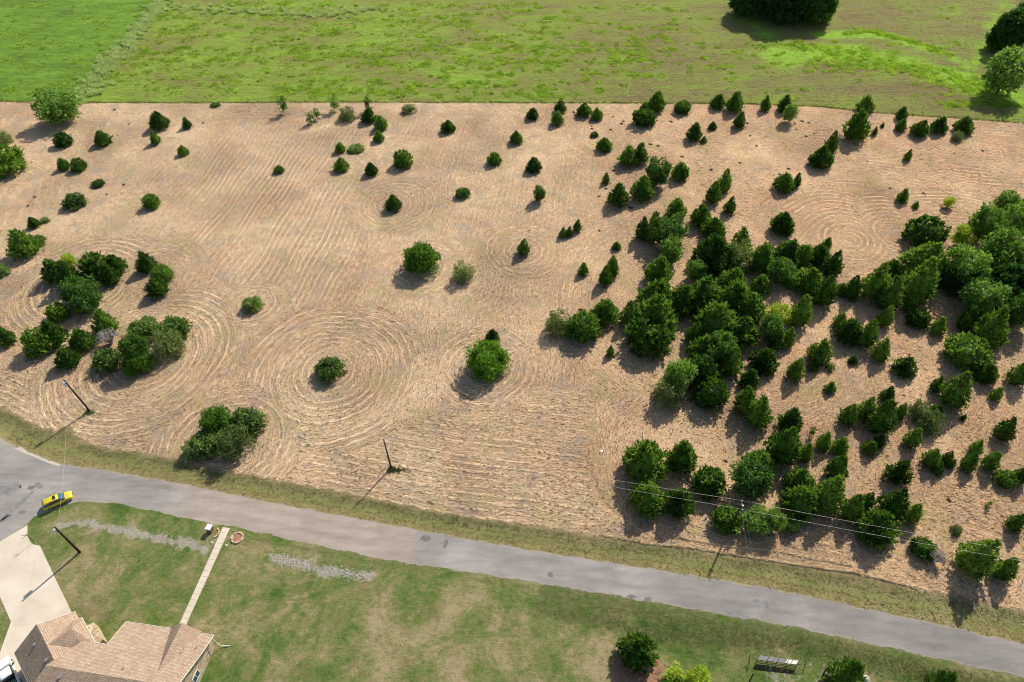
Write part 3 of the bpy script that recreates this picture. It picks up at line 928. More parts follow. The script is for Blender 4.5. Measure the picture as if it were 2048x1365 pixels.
# lawn: everything south of the field's edge, under road and drive
m, nt, b = new_mat("lawn_grass")
co = objco(nt)
dt = N(nt, "ShaderNodeAttribute", attribute_name="ditch").outputs["Fac"]
br_ = N(nt, "ShaderNodeAttribute", attribute_name="bare").outputs["Fac"]
dr = N(nt, "ShaderNodeAttribute", attribute_name="dry").outputs["Fac"]
n1 = noise(nt, mapping(nt, co, (0.8, 1.2, 1), rot=(0, 0, R(10))), 1.4, 7, 0.8)
n2 = noise(nt, co, 0.09, 6, 0.7, 0.7)
n3 = noise(nt, co, 5.0, 5, 0.85)
n4 = noise(nt, mapping(nt, co, (1, 1, 1), loc=(30, 9, 0)), 0.30, 6, 0.8, 0.5)
f = mth(nt, 'ADD', mth(nt, 'MULTIPLY', n1, 0.40), mth(nt, 'ADD', mth(nt, 'MULTIPLY', n2, 0.70), mth(nt, 'MULTIPLY', n3, 0.40)))
f = mth(nt, 'SUBTRACT', mth(nt, 'ADD', f, mth(nt, 'MULTIPLY', n4, 0.40)), 0.415)
f = mth(nt, 'ADD', f, mth(nt, 'MULTIPLY', dr, 0.07))
c = ramp(nt, f, [(0.40, (0.055, 0.11, 0.022)), (0.47, (0.10, 0.16, 0.034)), (0.52, (0.145, 0.18, 0.052)), (0.575, (0.22, 0.21, 0.085)), (0.67, (0.36, 0.29, 0.165))])
nbr = noise(nt, mapping(nt, co, (1, 1, 1), loc=(-60, 20, 0)), 0.22, 7, 0.8, 0.6)
c = mix(nt, mth(nt, 'MULTIPLY', smooth(nt, nbr, 0.52, 0.68), 0.5), c, (0.20, 0.14, 0.085))
dm = smooth(nt, mth(nt, 'ADD', dt, mth(nt, 'MULTIPLY', mth(nt, 'SUBTRACT', n4, 0.5), 1.6)), 0.35, 0.8)
c = mix(nt, mth(nt, 'MULTIPLY', dm, 0.75), c, ramp(nt, n1, [(0.38, (0.06, 0.085, 0.025)), (0.52, (0.11, 0.13, 0.04)), (0.64, (0.20, 0.16, 0.09))]))
bm_ = smooth(nt, mth(nt, 'ADD', br_, mth(nt, 'MULTIPLY', mth(nt, 'SUBTRACT', n4, 0.5), 3.0)), 0.42, 0.80)
c = mix(nt, mth(nt, 'MULTIPLY', bm_, 0.85), c, ramp(nt, n3, [(0.35, (0.22, 0.19, 0.14)), (0.5, (0.37, 0.33, 0.27)), (0.66, (0.52, 0.48, 0.42))]))
nt.links.new(c, b.inputs["Base Color"]); b.inputs["Roughness"].default_value = 0.95
b.inputs["Specular IOR Level"].default_value = 0.1
bump(nt, b, mth(nt, 'ADD', n1, n3), 0.9, 0.16)
XL = np.concatenate([np.arange(-260, -130, 6.0), np.arange(-130, 130, 0.6), np.arange(130, 261, 6.0)]); KL = np.linspace(0, 1, 150)
yT = fB(XL) + 0.4
LX = np.repeat(XL, len(KL)); LY = (15.0 * (1 - KL)[None] + yT[:, None] * KL[None]).ravel()
def line_att(pts, w): return np.clip(1.0 - dist_poly(pts, LX, LY) / w, 0, 1)
ditch = np.maximum(line_att([(1100,1186),(1330,1230),(1600,1282),(1830,1334),(2048,1392)], 3.2), line_att([(1080,1215),(1180,1238),(1300,1268),(1420,1280),(1540,1284)], 3.0) * 0.95)
ditch = np.maximum(ditch, line_att([(500,1078),(640,1104),(860,1146),(1060,1176)], 1.4) * 0.6)
bare = np.maximum(line_att([(120,1052),(165,1043),(235,1060),(320,1076),(385,1090),(410,1101)], 1.7), line_att([(545,1112),(590,1126),(650,1142),(705,1150),(738,1152)], 1.7))
bare = np.maximum(bare, line_att([(1500,1372),(1560,1352),(1640,1346),(1720,1360)], 3.5) * 0.55)
dry = np.maximum(line_att([(500,1110),(510,1190),(500,1260)], 4.0), line_att([(580,1230),(620,1300),(560,1340)], 4.0))
dry = np.maximum(dry, line_att([(760,1240),(1000,1290),(1160,1310)], 7.0) * 0.7)
I = np.arange(len(LX)).reshape(len(XL), len(KL))
F = np.stack([I[:-1, :-1], I[1:, :-1], I[1:, 1:], I[:-1, 1:]], -1).reshape(-1, 4)
lm = mesh_np("lawn", np.stack([LX, LY, np.full(len(LX), 0.006)], 1), F)
for nm, arr in (("ditch", ditch), ("bare", bare), ("dry", dry)):
    a_ = lm.attributes.new(nm, 'FLOAT', 'POINT'); a_.data.foreach_set("value", arr.astype(np.float32))
tag(link("lawn", lm, m), kind="structure")

# verge between road and field: banded rough grass running along the road
m, nt, b = new_mat("verge_grass")
co = objco(nt)
at_ = N(nt, "ShaderNodeAttribute", attribute_name="across")
n1 = noise(nt, mapping(nt, co, (0.5, 1.2, 1), rot=(0, 0, R(10))), 1.3, 6, 0.75)
n2 = noise(nt, co, 0.18, 4, 0.6)
d_ = mth(nt, 'ADD', at_.outputs["Fac"], mth(nt, 'MULTIPLY', mth(nt, 'SUBTRACT', n2, 0.5), 0.5))
d_ = mth(nt, 'ADD', d_, mth(nt, 'MULTIPLY', mth(nt, 'SUBTRACT', n1, 0.5), 0.35))
cband = ramp(nt, d_, [(0.0, (0.36, 0.31, 0.20)), (0.10, (0.26, 0.24, 0.09)), (0.28, (0.22, 0.21, 0.075)), (0.42, (0.18, 0.20, 0.06)), (0.60, (0.19, 0.175, 0.07)), (0.78, (0.13, 0.135, 0.05)), (0.9, (0.24, 0.19, 0.10)), (1.0, (0.32, 0.25, 0.14))])
n3 = noise(nt, co, 4.0, 5, 0.8)
cband = mix(nt, mth(nt, 'MULTIPLY', smooth(nt, mth(nt, 'ADD', mth(nt, 'MULTIPLY', n3, 0.5), mth(nt, 'MULTIPLY', noise(nt, mapping(nt, co, (0.5, 1, 1)), 0.35, 6, 0.8), 0.5)), 0.46, 0.60), 0.62), cband, (0.34, 0.27, 0.14))
nt.links.new(cband, b.inputs["Base Color"]); b.inputs["Roughness"].default_value = 0.95
b.inputs["Specular IOR Level"].default_value = 0.1
bump(nt, b, mth(nt, 'ADD', n1, n3), 0.8, 0.15)
xs = np.linspace(-150, 160, 700)
k_ = np.linspace(0, 1, 7)
y0 = fRN(xs) - 0.4; y1 = fB(xs) + 0.3
V = np.stack([np.repeat(xs, 7), (y0[:, None] * (1 - k_) + y1[:, None] * k_).ravel(), np.full(len(xs) * 7, 0.008)], 1)
I = np.arange(len(xs) * 7).reshape(-1, 7)
F = np.stack([I[:-1, :-1], I[1:, :-1], I[1:, 1:], I[:-1, 1:]], -1).reshape(-1, 4)
vm = mesh_np("verge", V, F)
a_ = vm.attributes.new("across", 'FLOAT', 'POINT'); a_.data.foreach_set("value", np.tile(k_, len(xs)).astype(np.float32))
tag(link("verge", vm, m), kind="structure")

# ---- mown field: swaths laid round every obstacle, along both edges and in straight rows elsewhere
def px_r(px, py, rpx):
    c = at(px, py); e = at(px + rpx, py)
    return (c.x, c.y, (e - c).length)
RINGS = []   # x, y, clear radius, reach of the rings
for px, py, rp, reach in [(658,745,26,17),(785,410,18,10),(841,535,38,6),(972,735,42,7),(1047,500,16,9),(505,612,22,5),(450,885,75,8),
                          (290,715,110,10),(170,570,90,8),(300,550,50,7),(806,325,20,6),(1032,280,14,5),(1700,480,60,16),(1800,470,60,12),(1960,520,150,12),
                          (1560,330,45,6),(1400,900,150,7),(1420,600,260,7),(895,262,16,6),(315,250,25,7),(1570,460,40,5)]:
    RINGS.append(px_r(px, py, rp) + (reach,))
for (X, Y, r, h, k, lab) in PLACED:
    RINGS.append((X, Y, r * 1.05, 2.6 if r > 1.6 else 0.8))
RG = np.array(RINGS)

def swath5(x, y):
    """swath coordinate (metres across the swaths), coordinate along them, and the direction along them"""
    x = np.asarray(x, float); y = np.asarray(y, float)
    wob = 1.3 * np.sin(x * 0.11 + 1.0) * np.sin(y * 0.09) + 0.6 * np.sin(x * 0.31 + y * 0.23)
    dB = (y - fB(x)) * 0.985 ; dT = (fT(x) - y) * 0.98
    tilt = R(8)
    straight = x * np.cos(tilt) - y * np.sin(tilt) + 1.2 * np.sin(y * 0.03) + 0.45 * wob
    along = x * np.sin(tilt) + y * np.cos(tilt)
    ph, al, dx, dy = straight.copy(), along.copy(), np.full_like(x, np.sin(tilt)), np.full_like(x, np.cos(tilt))
    # far right of the field is mown crosswise
    mk = (x > 28 + 6 * np.sin(y * 0.07))
    ph = np.where(mk, y * 0.93 + x * 0.25 + 3.0 * np.sin(x * 0.05) + wob, ph); al = np.where(mk, x * 0.97 - y * 0.25, al)
    dx = np.where(mk, 0.97, dx); dy = np.where(mk, -0.25, dy)
    e = dB < 15 + 4 * np.sin(x * 0.06) + 14 * np.exp(-((x - 6) / 30) ** 2)
    ph = np.where(e, dB, ph); al = np.where(e, x, al); dx = np.where(e, 0.985, dx); dy = np.where(e, -0.17, dy)
    e = dT < 9 + 2 * np.sin(x * 0.05)
    ph = np.where(e, dT, ph); al = np.where(e, x, al); dx = np.where(e, 1.0, dx); dy = np.where(e, 0.0, dy)
    ua, va = proj(x, y, 0)
    amp = 0.35 + 0.65 * np.exp(-((ua - 590) / 170) ** 2 - ((va - 430) / 170) ** 2) + 0.5 * (dB < 16) + 0.35 * np.exp(-((ua - 1150) / 250) ** 2 - ((va - 860) / 120) ** 2) + 0.4 * (ua > 1550) * (va < 560)
    best = np.full_like(x, 1.0)
    for ir, (cx, cy, r0, reach) in enumerate(RG):
        ex, ey = x - cx, (y - cy)
        near = (np.abs(ex) < r0 + reach) & (np.abs(ey) < r0 + reach)
        if not near.any(): continue
        d = np.sqrt(ex * ex + (ey * 0.92) ** 2) + 0.35 * wob
        q = (d - r0) / reach
        m_ = near & (q < best)
        best = np.where(m_, q, best)
        amp = np.where(m_, (0.6 if ir in (1, 2, 4, 5) else 1.0) if ir < 9 or 12 <= ir < 15 else 0.35, amp)
        ph = np.where(m_, d, ph); al = np.where(m_, np.arctan2(ey, ex) * (r0 + reach * .5), al)
        dd = np.maximum(np.hypot(ex, ey), 1e-6)
        dx = np.where(m_, -ey / dd, dx); dy = np.where(m_, ex / dd, dy)
    return ph, al, dx, dy, np.clip(amp, 0, 1.15)

def swath(x, y):
    return swath5(x, y)[:4]

XF = np.concatenate([np.arange(-240, -112, 1.0), np.arange(-112, 128, 0.36), np.arange(128, 250, 1.0)])
KV = np.linspace(0, 1, 420) ** 1.12
yb, yt = fB(XF), fT(XF)
rj = random.Random(9)
yb = yb + np.array([rj.uniform(-0.18, 0.18) for _ in XF]) + 0.2 * np.sin(XF * 1.7); yt = yt + np.array([rj.uniform(-0.25, 0.25) for _ in XF])
GX = np.repeat(XF, len(KV)); GY = (yb[:, None] * (1 - KV) + yt[:, None] * KV).ravel()
ph, al, dx, dy, ramp_ = swath5(GX, GY)
I = np.arange(len(GX)).reshape(len(XF), len(KV))
F = np.stack([I[:-1, :-1], I[1:, :-1], I[1:, 1:], I[:-1, 1:]], -1).reshape(-1, 4)
fm = mesh_np("mown_field", np.stack([GX, GY, np.full(len(GX), 0.012)], 1), F, smooth=True)
SW = 1.5   # metres between windrows
P2 = ph.reshape(I.shape); J = np.zeros_like(P2)
gx_ = np.abs(np.diff(P2, axis=0)); gy_ = np.abs(np.diff(P2, axis=1))
J[1:] = np.maximum(J[1:], gx_); J[:-1] = np.maximum(J[:-1], gx_); J[:, 1:] = np.maximum(J[:, 1:], gy_); J[:, :-1] = np.maximum(J[:, :-1], gy_)
seam = (J > 1.2).astype(float)
for _ in range(2):
    s2_ = seam.copy(); s2_[1:] = np.maximum(s2_[1:], seam[:-1] * .7); s2_[:-1] = np.maximum(s2_[:-1], seam[1:] * .7)
    s2_[:, 1:] = np.maximum(s2_[:, 1:], seam[:, :-1] * .7); s2_[:, :-1] = np.maximum(s2_[:, :-1], seam[:, 1:] * .7); seam = s2_
seam = seam.ravel()
for nm, arr in (("swath", ph), ("along", al), ("row_cos", np.cos(2 * np.pi * ph / SW) * (1 - seam)), ("row_sin", np.sin(2 * np.pi * ph / SW) * (1 - seam)), ("seam", seam), ("rowamp", ramp_)):
    a_ = fm.attributes.new(nm, 'FLOAT', 'POINT'); a_.data.foreach_set("value", arr.astype(np.float32))

m, nt, b = new_mat("mown_straw")
co = objco(nt)
sa = N(nt, "ShaderNodeAttribute", attribute_name="swath").outputs["Fac"]
la = N(nt, "ShaderNodeAttribute", attribute_name="along").outputs["Fac"]
nw = noise(nt, co, 0.5, 3, 0.6)
nb = noise(nt, co, 0.045, 4, 0.6, 0.6)
nf = noise(nt, co, 3.2, 6, 0.85)
rc = N(nt, "ShaderNodeAttribute", attribute_name="row_cos").outputs["Fac"]
rs_ = N(nt, "ShaderNodeAttribute", attribute_name="row_sin").outputs["Fac"]
se = N(nt, "ShaderNodeAttribute", attribute_name="seam").outputs["Fac"]
wb = mth(nt, 'MULTIPLY', mth(nt, 'SUBTRACT', nw, 0.5), 2.4)
cs = mth(nt, 'SUBTRACT', mth(nt, 'MULTIPLY', rc, mth(nt, 'COSINE', wb)), mth(nt, 'MULTIPLY', rs_, mth(nt, 'SINE', wb)))
cs2 = mth(nt, 'SUBTRACT', mth(nt, 'MULTIPLY', mth(nt, 'MULTIPLY', cs, cs), 2.0), 1.0)
cb = nt.nodes.new("ShaderNodeCombineXYZ")
nt.links.new(mth(nt, 'MULTIPLY', sa, 3.6), cb.inputs[0]); nt.links.new(mth(nt, 'MULTIPLY', la, 0.7), cb.inputs[1])
fib = noise(nt, cb.outputs[0], 1.0, 5, 0.75)
nf2 = noise(nt, co, 1.4, 5, 0.8)
fm_ = nt.nodes.new('ShaderNodeMix'); nt.links.new(se, fm_.inputs[0]); nt.links.new(fib, fm_.inputs[2]); nt.links.new(nf2, fm_.inputs[3]); fib = fm_.outputs[0]
cb2 = nt.nodes.new("ShaderNodeCombineXYZ")
nt.links.new(mth(nt, 'MULTIPLY', sa, 1.0), cb2.inputs[0]); nt.links.new(mth(nt, 'MULTIPLY', la, 0.12), cb2.inputs[1])
amp = mth(nt, 'MULTIPLY', smooth(nt, noise(nt, cb2.outputs[0], 0.35, 3, 0.6), 0.32, 0.66), mth(nt, 'MULTIPLY', N(nt, 'ShaderNodeAttribute', attribute_name='rowamp').outputs['Fac'], mth(nt, 'ADD', 0.6, mth(nt, 'MULTIPLY', smooth(nt, noise(nt, co, 0.05, 4, 0.7), 0.38, 0.60), 0.5))))
ridge = mth(nt, 'MULTIPLY', mth(nt, 'SUBTRACT', mth(nt, 'MULTIPLY', smooth(nt, cs, -0.1, 0.95), 2.0), 0.7), amp)
f = mth(nt, 'ADD', mth(nt, 'MULTIPLY', fib, 0.45), mth(nt, 'MULTIPLY', nf, 0.62))
f = mth(nt, 'SUBTRACT', f, 0.045)
f = mth(nt, 'ADD', f, mth(nt, 'MULTIPLY', ridge, 0.05))
f = mth(nt, 'ADD', f, mth(nt, 'MULTIPLY', mth(nt, 'SUBTRACT', nb, 0.5), 0.22))
straw = ramp(nt, f, [(0.38, (0.12, 0.085, 0.055)), (0.445, (0.32, 0.217, 0.13)), (0.50, (0.52, 0.365, 0.22)), (0.555, (0.69, 0.505, 0.31)), (0.63, (0.86, 0.71, 0.48))])
# pinkish, bleached and greenish areas of stubble
nz = noise(nt, mapping(nt, co, (1, 1, 1), loc=(40, 7, 0)), 0.06, 4, 0.7, 0.8)
straw = mix(nt, mth(nt, 'MULTIPLY', smooth(nt, nz, 0.46, 0.66), 0.45), straw, mix(nt, 1.0, straw, (1.02, 0.86, 0.84), 'MULTIPLY'))
ng = noise(nt, mapping(nt, co, (1, 1, 1), loc=(-13, 70, 0)), 0.22, 6, 0.75, 0.8)
straw = mix(nt, mth(nt, 'MULTIPLY', smooth(nt, ng, 0.48, 0.66), 0.62), straw, (0.30, 0.25, 0.20))
ngr = noise(nt, mapping(nt, co, (1, 1, 1), loc=(90, -30, 0)), 0.11, 6, 0.78, 0.6)
straw = mix(nt, mth(nt, 'MULTIPLY', smooth(nt, ngr, 0.50, 0.68), 0.55), straw, (0.30, 0.28, 0.11))
sx = nt.nodes.new("ShaderNodeSeparateXYZ"); nt.links.new(co, sx.inputs[0])
rx = mth(nt, 'MULTIPLY', smooth(nt, mth(nt, 'ADD', sx.outputs[0], mth(nt, 'MULTIPLY', nb, 50)), 5, 90), 0.55)
straw = mix(nt, rx, straw, mix(nt, 1.0, straw, (1.03, 0.89, 0.78), 'MULTIPLY'))
nt.links.new(straw, b.inputs["Base Color"]); b.inputs["Roughness"].default_value = 0.9
b.inputs["Specular IOR Level"].default_value = 0.12
hh = mth(nt, 'ADD', mth(nt, 'MULTIPLY', ridge, 0.055), mth(nt, 'ADD', mth(nt, 'MULTIPLY', fib, 0.10), mth(nt, 'MULTIPLY', nf, 0.22)))
bump(nt, b, hh, 1.0, 1.0)
tag(link("mown_field", fm, m), kind="structure")

# road
m, nt, b = new_mat("worn_asphalt")
co = objco(nt)
rr = mapping(nt, co, (0.2, 0.9, 1), rot=(0, 0, R(9)))
n1 = noise(nt, rr, 0.9, 5, 0.65)
n2 = noise(nt, co, 0.08, 4, 0.6, 0.4)
n3 = noise(nt, co, 9, 4, 0.8)
f = mth(nt, 'ADD', mth(nt, 'MULTIPLY', n1, 0.38), mth(nt, 'ADD', mth(nt, 'MULTIPLY', n2, 0.42), mth(nt, 'MULTIPLY', n3, 0.42)))
f = mth(nt, 'SUBTRACT', f, 0.085)
c = ramp(nt, f, [(0.36, (0.17, 0.157, 0.146)), (0.50, (0.26, 0.242, 0.224)), (0.62, (0.345, 0.318, 0.292)), (0.76, (0.46, 0.425, 0.39))])
sx = nt.nodes.new("ShaderNodeSeparateXYZ"); nt.links.new(co, sx.inputs[0])
# the older left part is dustier and pinker, the newest part at the right is darker
dust = mth(nt, 'MULTIPLY', smooth(nt, mth(nt, 'ADD', sx.outputs[0], mth(nt, 'MULTIPLY', n2, 3)), -63, -50), mth(nt, 'SUBTRACT', 1.0, smooth(nt, mth(nt, 'ADD', sx.outputs[0], mth(nt, 'MULTIPLY', n2, 2)), -16.5, -14.0)))
c = mix(nt, mth(nt, 'MULTIPLY', dust, 0.65), c, mix(nt, 1.0, c, (1.28, 1.12, 0.98), 'MULTIPLY'))
dk = smooth(nt, sx.outputs[0], 25, 60)
c = mix(nt, mth(nt, 'MULTIPLY', dk, 0.45), c, mix(nt, 1.0, c, (0.6, 0.6, 0.6), 'MULTIPLY'))
cr = N(nt, "ShaderNodeTexVoronoi", feature='DISTANCE_TO_EDGE'); cr.inputs["Scale"].default_value = 0.3
nt.links.new(mapping(nt, co, (1, 1, 1)), cr.inputs["Vector"])
crk = mth(nt, 'SUBTRACT', 1.0, smooth(nt, cr.outputs["Distance"], 0.0, 0.012))
c = mix(nt, mth(nt, 'MULTIPLY', crk, 0.12), c, (0.08, 0.08, 0.08))
ac = N(nt, "ShaderNodeAttribute", attribute_name="across").outputs["Fac"]
wp_ = mth(nt, 'ADD', mth(nt, 'COSINE', mth(nt, 'MULTIPLY', mth(nt, 'ADD', ac, mth(nt, 'MULTIPLY', n2, 0.08)), 4 * math.pi * 2 / 1.6)), 0.0)
c = mix(nt, mth(nt, 'MULTIPLY', smooth(nt, wp_, -0.2, 1.0), 0.30), c, mix(nt, 1.0, c, (0.78, 0.76, 0.74), 'MULTIPLY'))
ed = mth(nt, 'ADD', mth(nt, 'ABSOLUTE', mth(nt, 'SUBTRACT', ac, 0.5)), mth(nt, 'MULTIPLY', mth(nt, 'SUBTRACT', n3, 0.5), 0.10))
c = mix(nt, mth(nt, 'MULTIPLY', smooth(nt, ed, 0.44, 0.50), 0.6), c, (0.36, 0.30, 0.22))
nt.links.new(c, b.inputs["Base Color"]); b.inputs["Roughness"].default_value = 0.85
b.inputs["Specular IOR Level"].default_value = 0.2
bump(nt, b, n3, 0.3, 0.02)
M['road'] = m
xs = np.concatenate([np.arange(-300, -130, 4.0), np.arange(-130, 150, 0.45), np.arange(150, 300, 4.0)])
q_ = random.Random(21)
y0 = fRS(xs) + np.array([q_.uniform(-.14, .14) for _ in xs]) + 0.12 * np.sin(xs * 0.9); y1 = fRN(xs) + np.array([q_.uniform(-.14, .14) for _ in xs]) + 0.12 * np.sin(xs * 1.1 + 2)
k_ = np.linspace(0, 1, 13)
V = np.stack([np.repeat(xs, 13), (y0[:, None] * (1 - k_) + y1[:, None] * k_).ravel(), np.full(len(xs) * 13, 0.016)], 1)
I = np.arange(len(xs) * 13).reshape(-1, 13)
F = np.stack([I[:-1, :-1], I[1:, :-1], I[1:, 1:], I[:-1, 1:]], -1).reshape(-1, 4)
rm_ = mesh_np("road", V, F)
a_ = rm_.attributes.new("across", 'FLOAT', 'POINT'); a_.data.foreach_set("value", np.tile(k_, len(xs)).astype(np.float32))
tag(link("road", rm_, m), kind="structure")

M['patch'] = plain("road_patch", (0.15, 0.145, 0.14), 0.9, var=0.3, scale=3)
M['patch2'] = plain("faded_patch", (0.21, 0.20, 0.19), 0.9, var=0.3, scale=1.5)
def blob(px, py, a, bb, seed, mat, rot=0.0, n=18, name="road_patch"):
    c = at(px, py); r = random.Random(seed); pts = []
    for i in range(n):
        t = 2 * math.pi * i / n; k = r.uniform(0.82, 1.12)
        x, y = a * k * math.cos(t), bb * k * math.sin(t)
        pts.append(Vector((c.x + x * math.cos(rot) - y * math.sin(rot), c.y + x * math.sin(rot) + y * math.cos(rot), 0)))
    return poly_sheet(name, None, 0.0205, mat, world_pts=pts)
for i, (px, py, a, bb, rot, mt) in enumerate([(851,1077,0.85,0.6,0,'patch'),(891,1088,0.35,0.9,-.2,'patch'),(1263,1194,0.75,0.35,0,'patch'),(1296,1199,0.6,0.38,0,'patch'),(1101,1150,0.5,0.5,0,'patch'),
        (1512,1207,0.65,0.65,0,'patch2'),(1534,1211,0.6,0.7,0,'patch2'),(1462,1228,1.0,0.55,-.3,'patch2'),(1486,1234,1.0,0.5,-.2,'patch2'),
        (77,972,1.1,0.55,-.5,'patch2'),(35,1012,0.5,3.4,-.45,'patch2'),(44,1024,0.7,0.5,0,'patch2'),(62,976,0.6,0.5,0,'patch'),(8,1040,0.5,1.6,-.7,'patch2'),(15,980,2.2,1.2,.3,'patch2')]):
    blob(px, py, a, bb, i, M[mt], rot)

# concrete: drive, walk and the pale strip at the junction
m, nt, b = new_mat("pale_concrete")
co = objco(nt)
n1 = noise(nt, co, 0.25, 5, 0.6, 0.5); n2 = noise(nt, co, 6, 4, 0.7)
f = mth(nt, 'ADD', mth(nt, 'MULTIPLY', n1, 0.7), mth(nt, 'MULTIPLY', n2, 0.3))
nt.links.new(ramp(nt, f, [(0.3, (0.48, 0.41, 0.32)), (0.5, (0.60, 0.52, 0.41)), (0.75, (0.68, 0.61, 0.51))]), b.inputs["Base Color"])
b.inputs["Roughness"].default_value = 0.85
M['concrete'] = m
poly_sheet("driveway", [(-120,1142),(0,1084),(55,1050.5),(55,1072),(61,1085),(68,1090),(80,1092),(112,1160),(145,1228),(190,1310),(150,1460),(-60,1470),(-4,1320),(2,1300),(22,1244),(-8,1176),(-60,1200),(-300,1300)], 0.020, m)
wp = [at(446, 1055), at(460, 1057), at(372, 1251), at(359, 1249)]
A0, A1 = wp[0], wp[3]; B0, B1 = wp[1], wp[2]
ns = 17
mb = MB()
for i in range(ns):
    t0, t1 = i / ns + 0.001, (i + 1) / ns - 0.001
    q = [A0.lerp(A1, t0), B0.lerp(B1, t0), B0.lerp(B1, t1), A0.lerp(A1, t1)]
    vs = [(p.x, p.y, z) for z in (0.0, 0.07) for p in q]
    mb.add(vs, [(3, 2, 1, 0), (4, 5, 6, 7), (0, 1, 5, 4), (1, 2, 6, 5), (2, 3, 7, 6), (3, 0, 4, 7)])
tag(mb.build("garden_path", m), kind="structure")
M['chalk'] = plain("crumbled_concrete", (0.48, 0.43, 0.36), 0.9, var=0.2, scale=3)
poly_sheet("gutter_strip", [(29,897),(40,893),(60,905),(90,919),(122,929),(120,933),(100,928),(70,915),(45,905)], 0.0205, M['chalk'], step=0.4, jit=0.06)
# ---------------------------------------------------------------- uncountable growth and litter
def in_view(n, xr, yr, fn=None):
    """random picture positions turned into ground points"""
    px = rng.uniform(*xr, n); py = rng.uniform(*yr, n)
    u = (px - 1024) / FPX; v = (py - 682.5) / FPX
    t = CAM_H / (SP + v * CP)
    return u * t, (CP - v * SP) * t

def scatter_world(n, x0, x1, y0, y1):
    return rng.uniform(x0, x1, n), rng.uniform(y0, y1, n)

def tufts(name, cx, cy, cr, per, hgt, w, mat, lean=0.5, z=0.0):
    n = len(cx)
    cr = np.broadcast_to(cr, (n,)); hgt = np.broadcast_to(hgt, (n,))
    a = rng.uniform(0, 2 * np.pi, n * per); q = np.sqrt(rng.uniform(0, 1, n * per)) * np.repeat(cr, per)
    X = np.repeat(cx, per) + q * np.cos(a); Y = np.repeat(cy, per) + q * np.sin(a)
    P = np.stack([X, Y, np.full(n * per, z)], 1)
    D = unit(np.stack([np.cos(a) * lean * rng.uniform(0, 1.4, n * per), np.sin(a) * lean * rng.uniform(0, 1.4, n * per), np.ones(n * per)], 1) + rng.normal(size=P.shape) * 0.2)
    L = np.repeat(hgt, per) * rng.uniform(0.6, 1.2, n * per) * (1.1 - 0.5 * q / np.repeat(cr, per))
    V, F = blades(P, D, L, w * rng.uniform(0.7, 1.3, n * per))
    return tag(link(name, mesh_np(name, V, F), mat), kind="stuff")

# bright weed clumps scattered over the meadow, in loose drifts
cx, cy = [], []
def drift(n, xr, yr, spread, kmin=2, kmax=7):
    x, y = in_view(n, xr, yr)
    for a, b_ in zip(x, y):
        k = rng.integers(kmin, kmax)
        s = spread * rng.uniform(0.4, 1.2)
        cx.extend(a + rng.normal(size=k) * s * 1.6); cy.extend(b_ + rng.normal(size=k) * s * 0.45)
drift(260, (300, 1350), (5, 130), 2.6)
drift(130, (560, 1300), (90, 198), 2.2)
drift(80, (250, 700), (100, 195), 2.0, 1, 4)
drift(45, (1250, 1700), (80, 150), 1.6, 1, 5)
drift(75, (0, 300), (5, 190), 2.2, 1, 4)
drift(34, (1380, 2040), (5, 200), 1.4, 1, 4)
cx = np.array(cx); cy = np.array(cy)
ok = (cy > fT(cx) + 1.2)
cx, cy = cx[ok], cy[ok]
tufts("weed_clumps", cx, cy, rng.uniform(0.5, 1.7, len(cx)), 50, rng.uniform(0.35, 0.75, len(cx)), 0.15, M['weed'], 1.1)
# short grass everywhere on the meadow
x, y = in_view(46000, (-30, 2080), (-10, 245)); ok = y > fT(x) + 0.3; x, y = x[ok], y[ok]
tufts("meadow_grass_tufts", x, y, rng.uniform(0.2, 1.0, len(x)) * np.array([1.0]), 6, rng.uniform(0.08, 0.26, len(x)), 0.08, M['meadowblade'], 1.0)
# ragged uncut fringe along the far edge of the mown field
x = rng.uniform(-190, 190, 2600); y = fT(x) + np.abs(rng.normal(0, 0.5, 2600)) - 0.25
tufts("edge_fringe", x, y, rng.uniform(0.15, 0.6, len(x)), 9, rng.uniform(0.12, 0.4, len(x)), 0.08, M['meadowblade'], 0.8)
# lush growth of the wet swale at the right
cx, cy = [], []
def along_px(pts, n, spread, out):
    w = [at(*p) for p in pts]; seg = [(w[i + 1] - w[i]).length for i in range(len(w) - 1)]
    for _ in range(n):
        i = int(rng.choice(len(seg), p=np.array(seg) / sum(seg))); t = rng.uniform()
        p = w[i].lerp(w[i + 1], t)
        out.append((p.x + rng.normal() * spread, p.y + rng.normal() * spread * 0.8))
o_ = []
along_px([(1690,68),(1740,62),(1800,78),(1860,95),(1900,112)], 130, 1.2, o_)
along_px([(1640,130),(1700,122),(1780,135),(1860,140),(1930,165),(1980,195)], 300, 4.6, o_)
along_px([(1560,90),(1640,100),(1700,105),(1780,110)], 90, 3.0, o_)
along_px([(1890,212),(1960,205),(2040,212)], 70, 1.5, o_)
o_ = np.array(o_)
tufts("swale_weeds", o_[:, 0], o_[:, 1], rng.uniform(0.6, 1.5, len(o_)), 44, rng.uniform(0.4, 0.9, len(o_)), 0.11, M['weed'])
# weedy old fence line
o_ = []
along_px([(168,200),(200,150),(250,92),(290,50),(345,-30)], 420, 2.1, o_)
along_px([(320,14),(420,20),(520,22),(640,30),(760,18)], 150, 2.6, o_)
o_ = np.array(o_)
tufts("fence_line_weeds", o_[:, 0], o_[:, 1], rng.uniform(0.6, 1.5, len(o_)), 60, rng.uniform(0.7, 1.6, len(o_)), 0.12, M['hedge'])

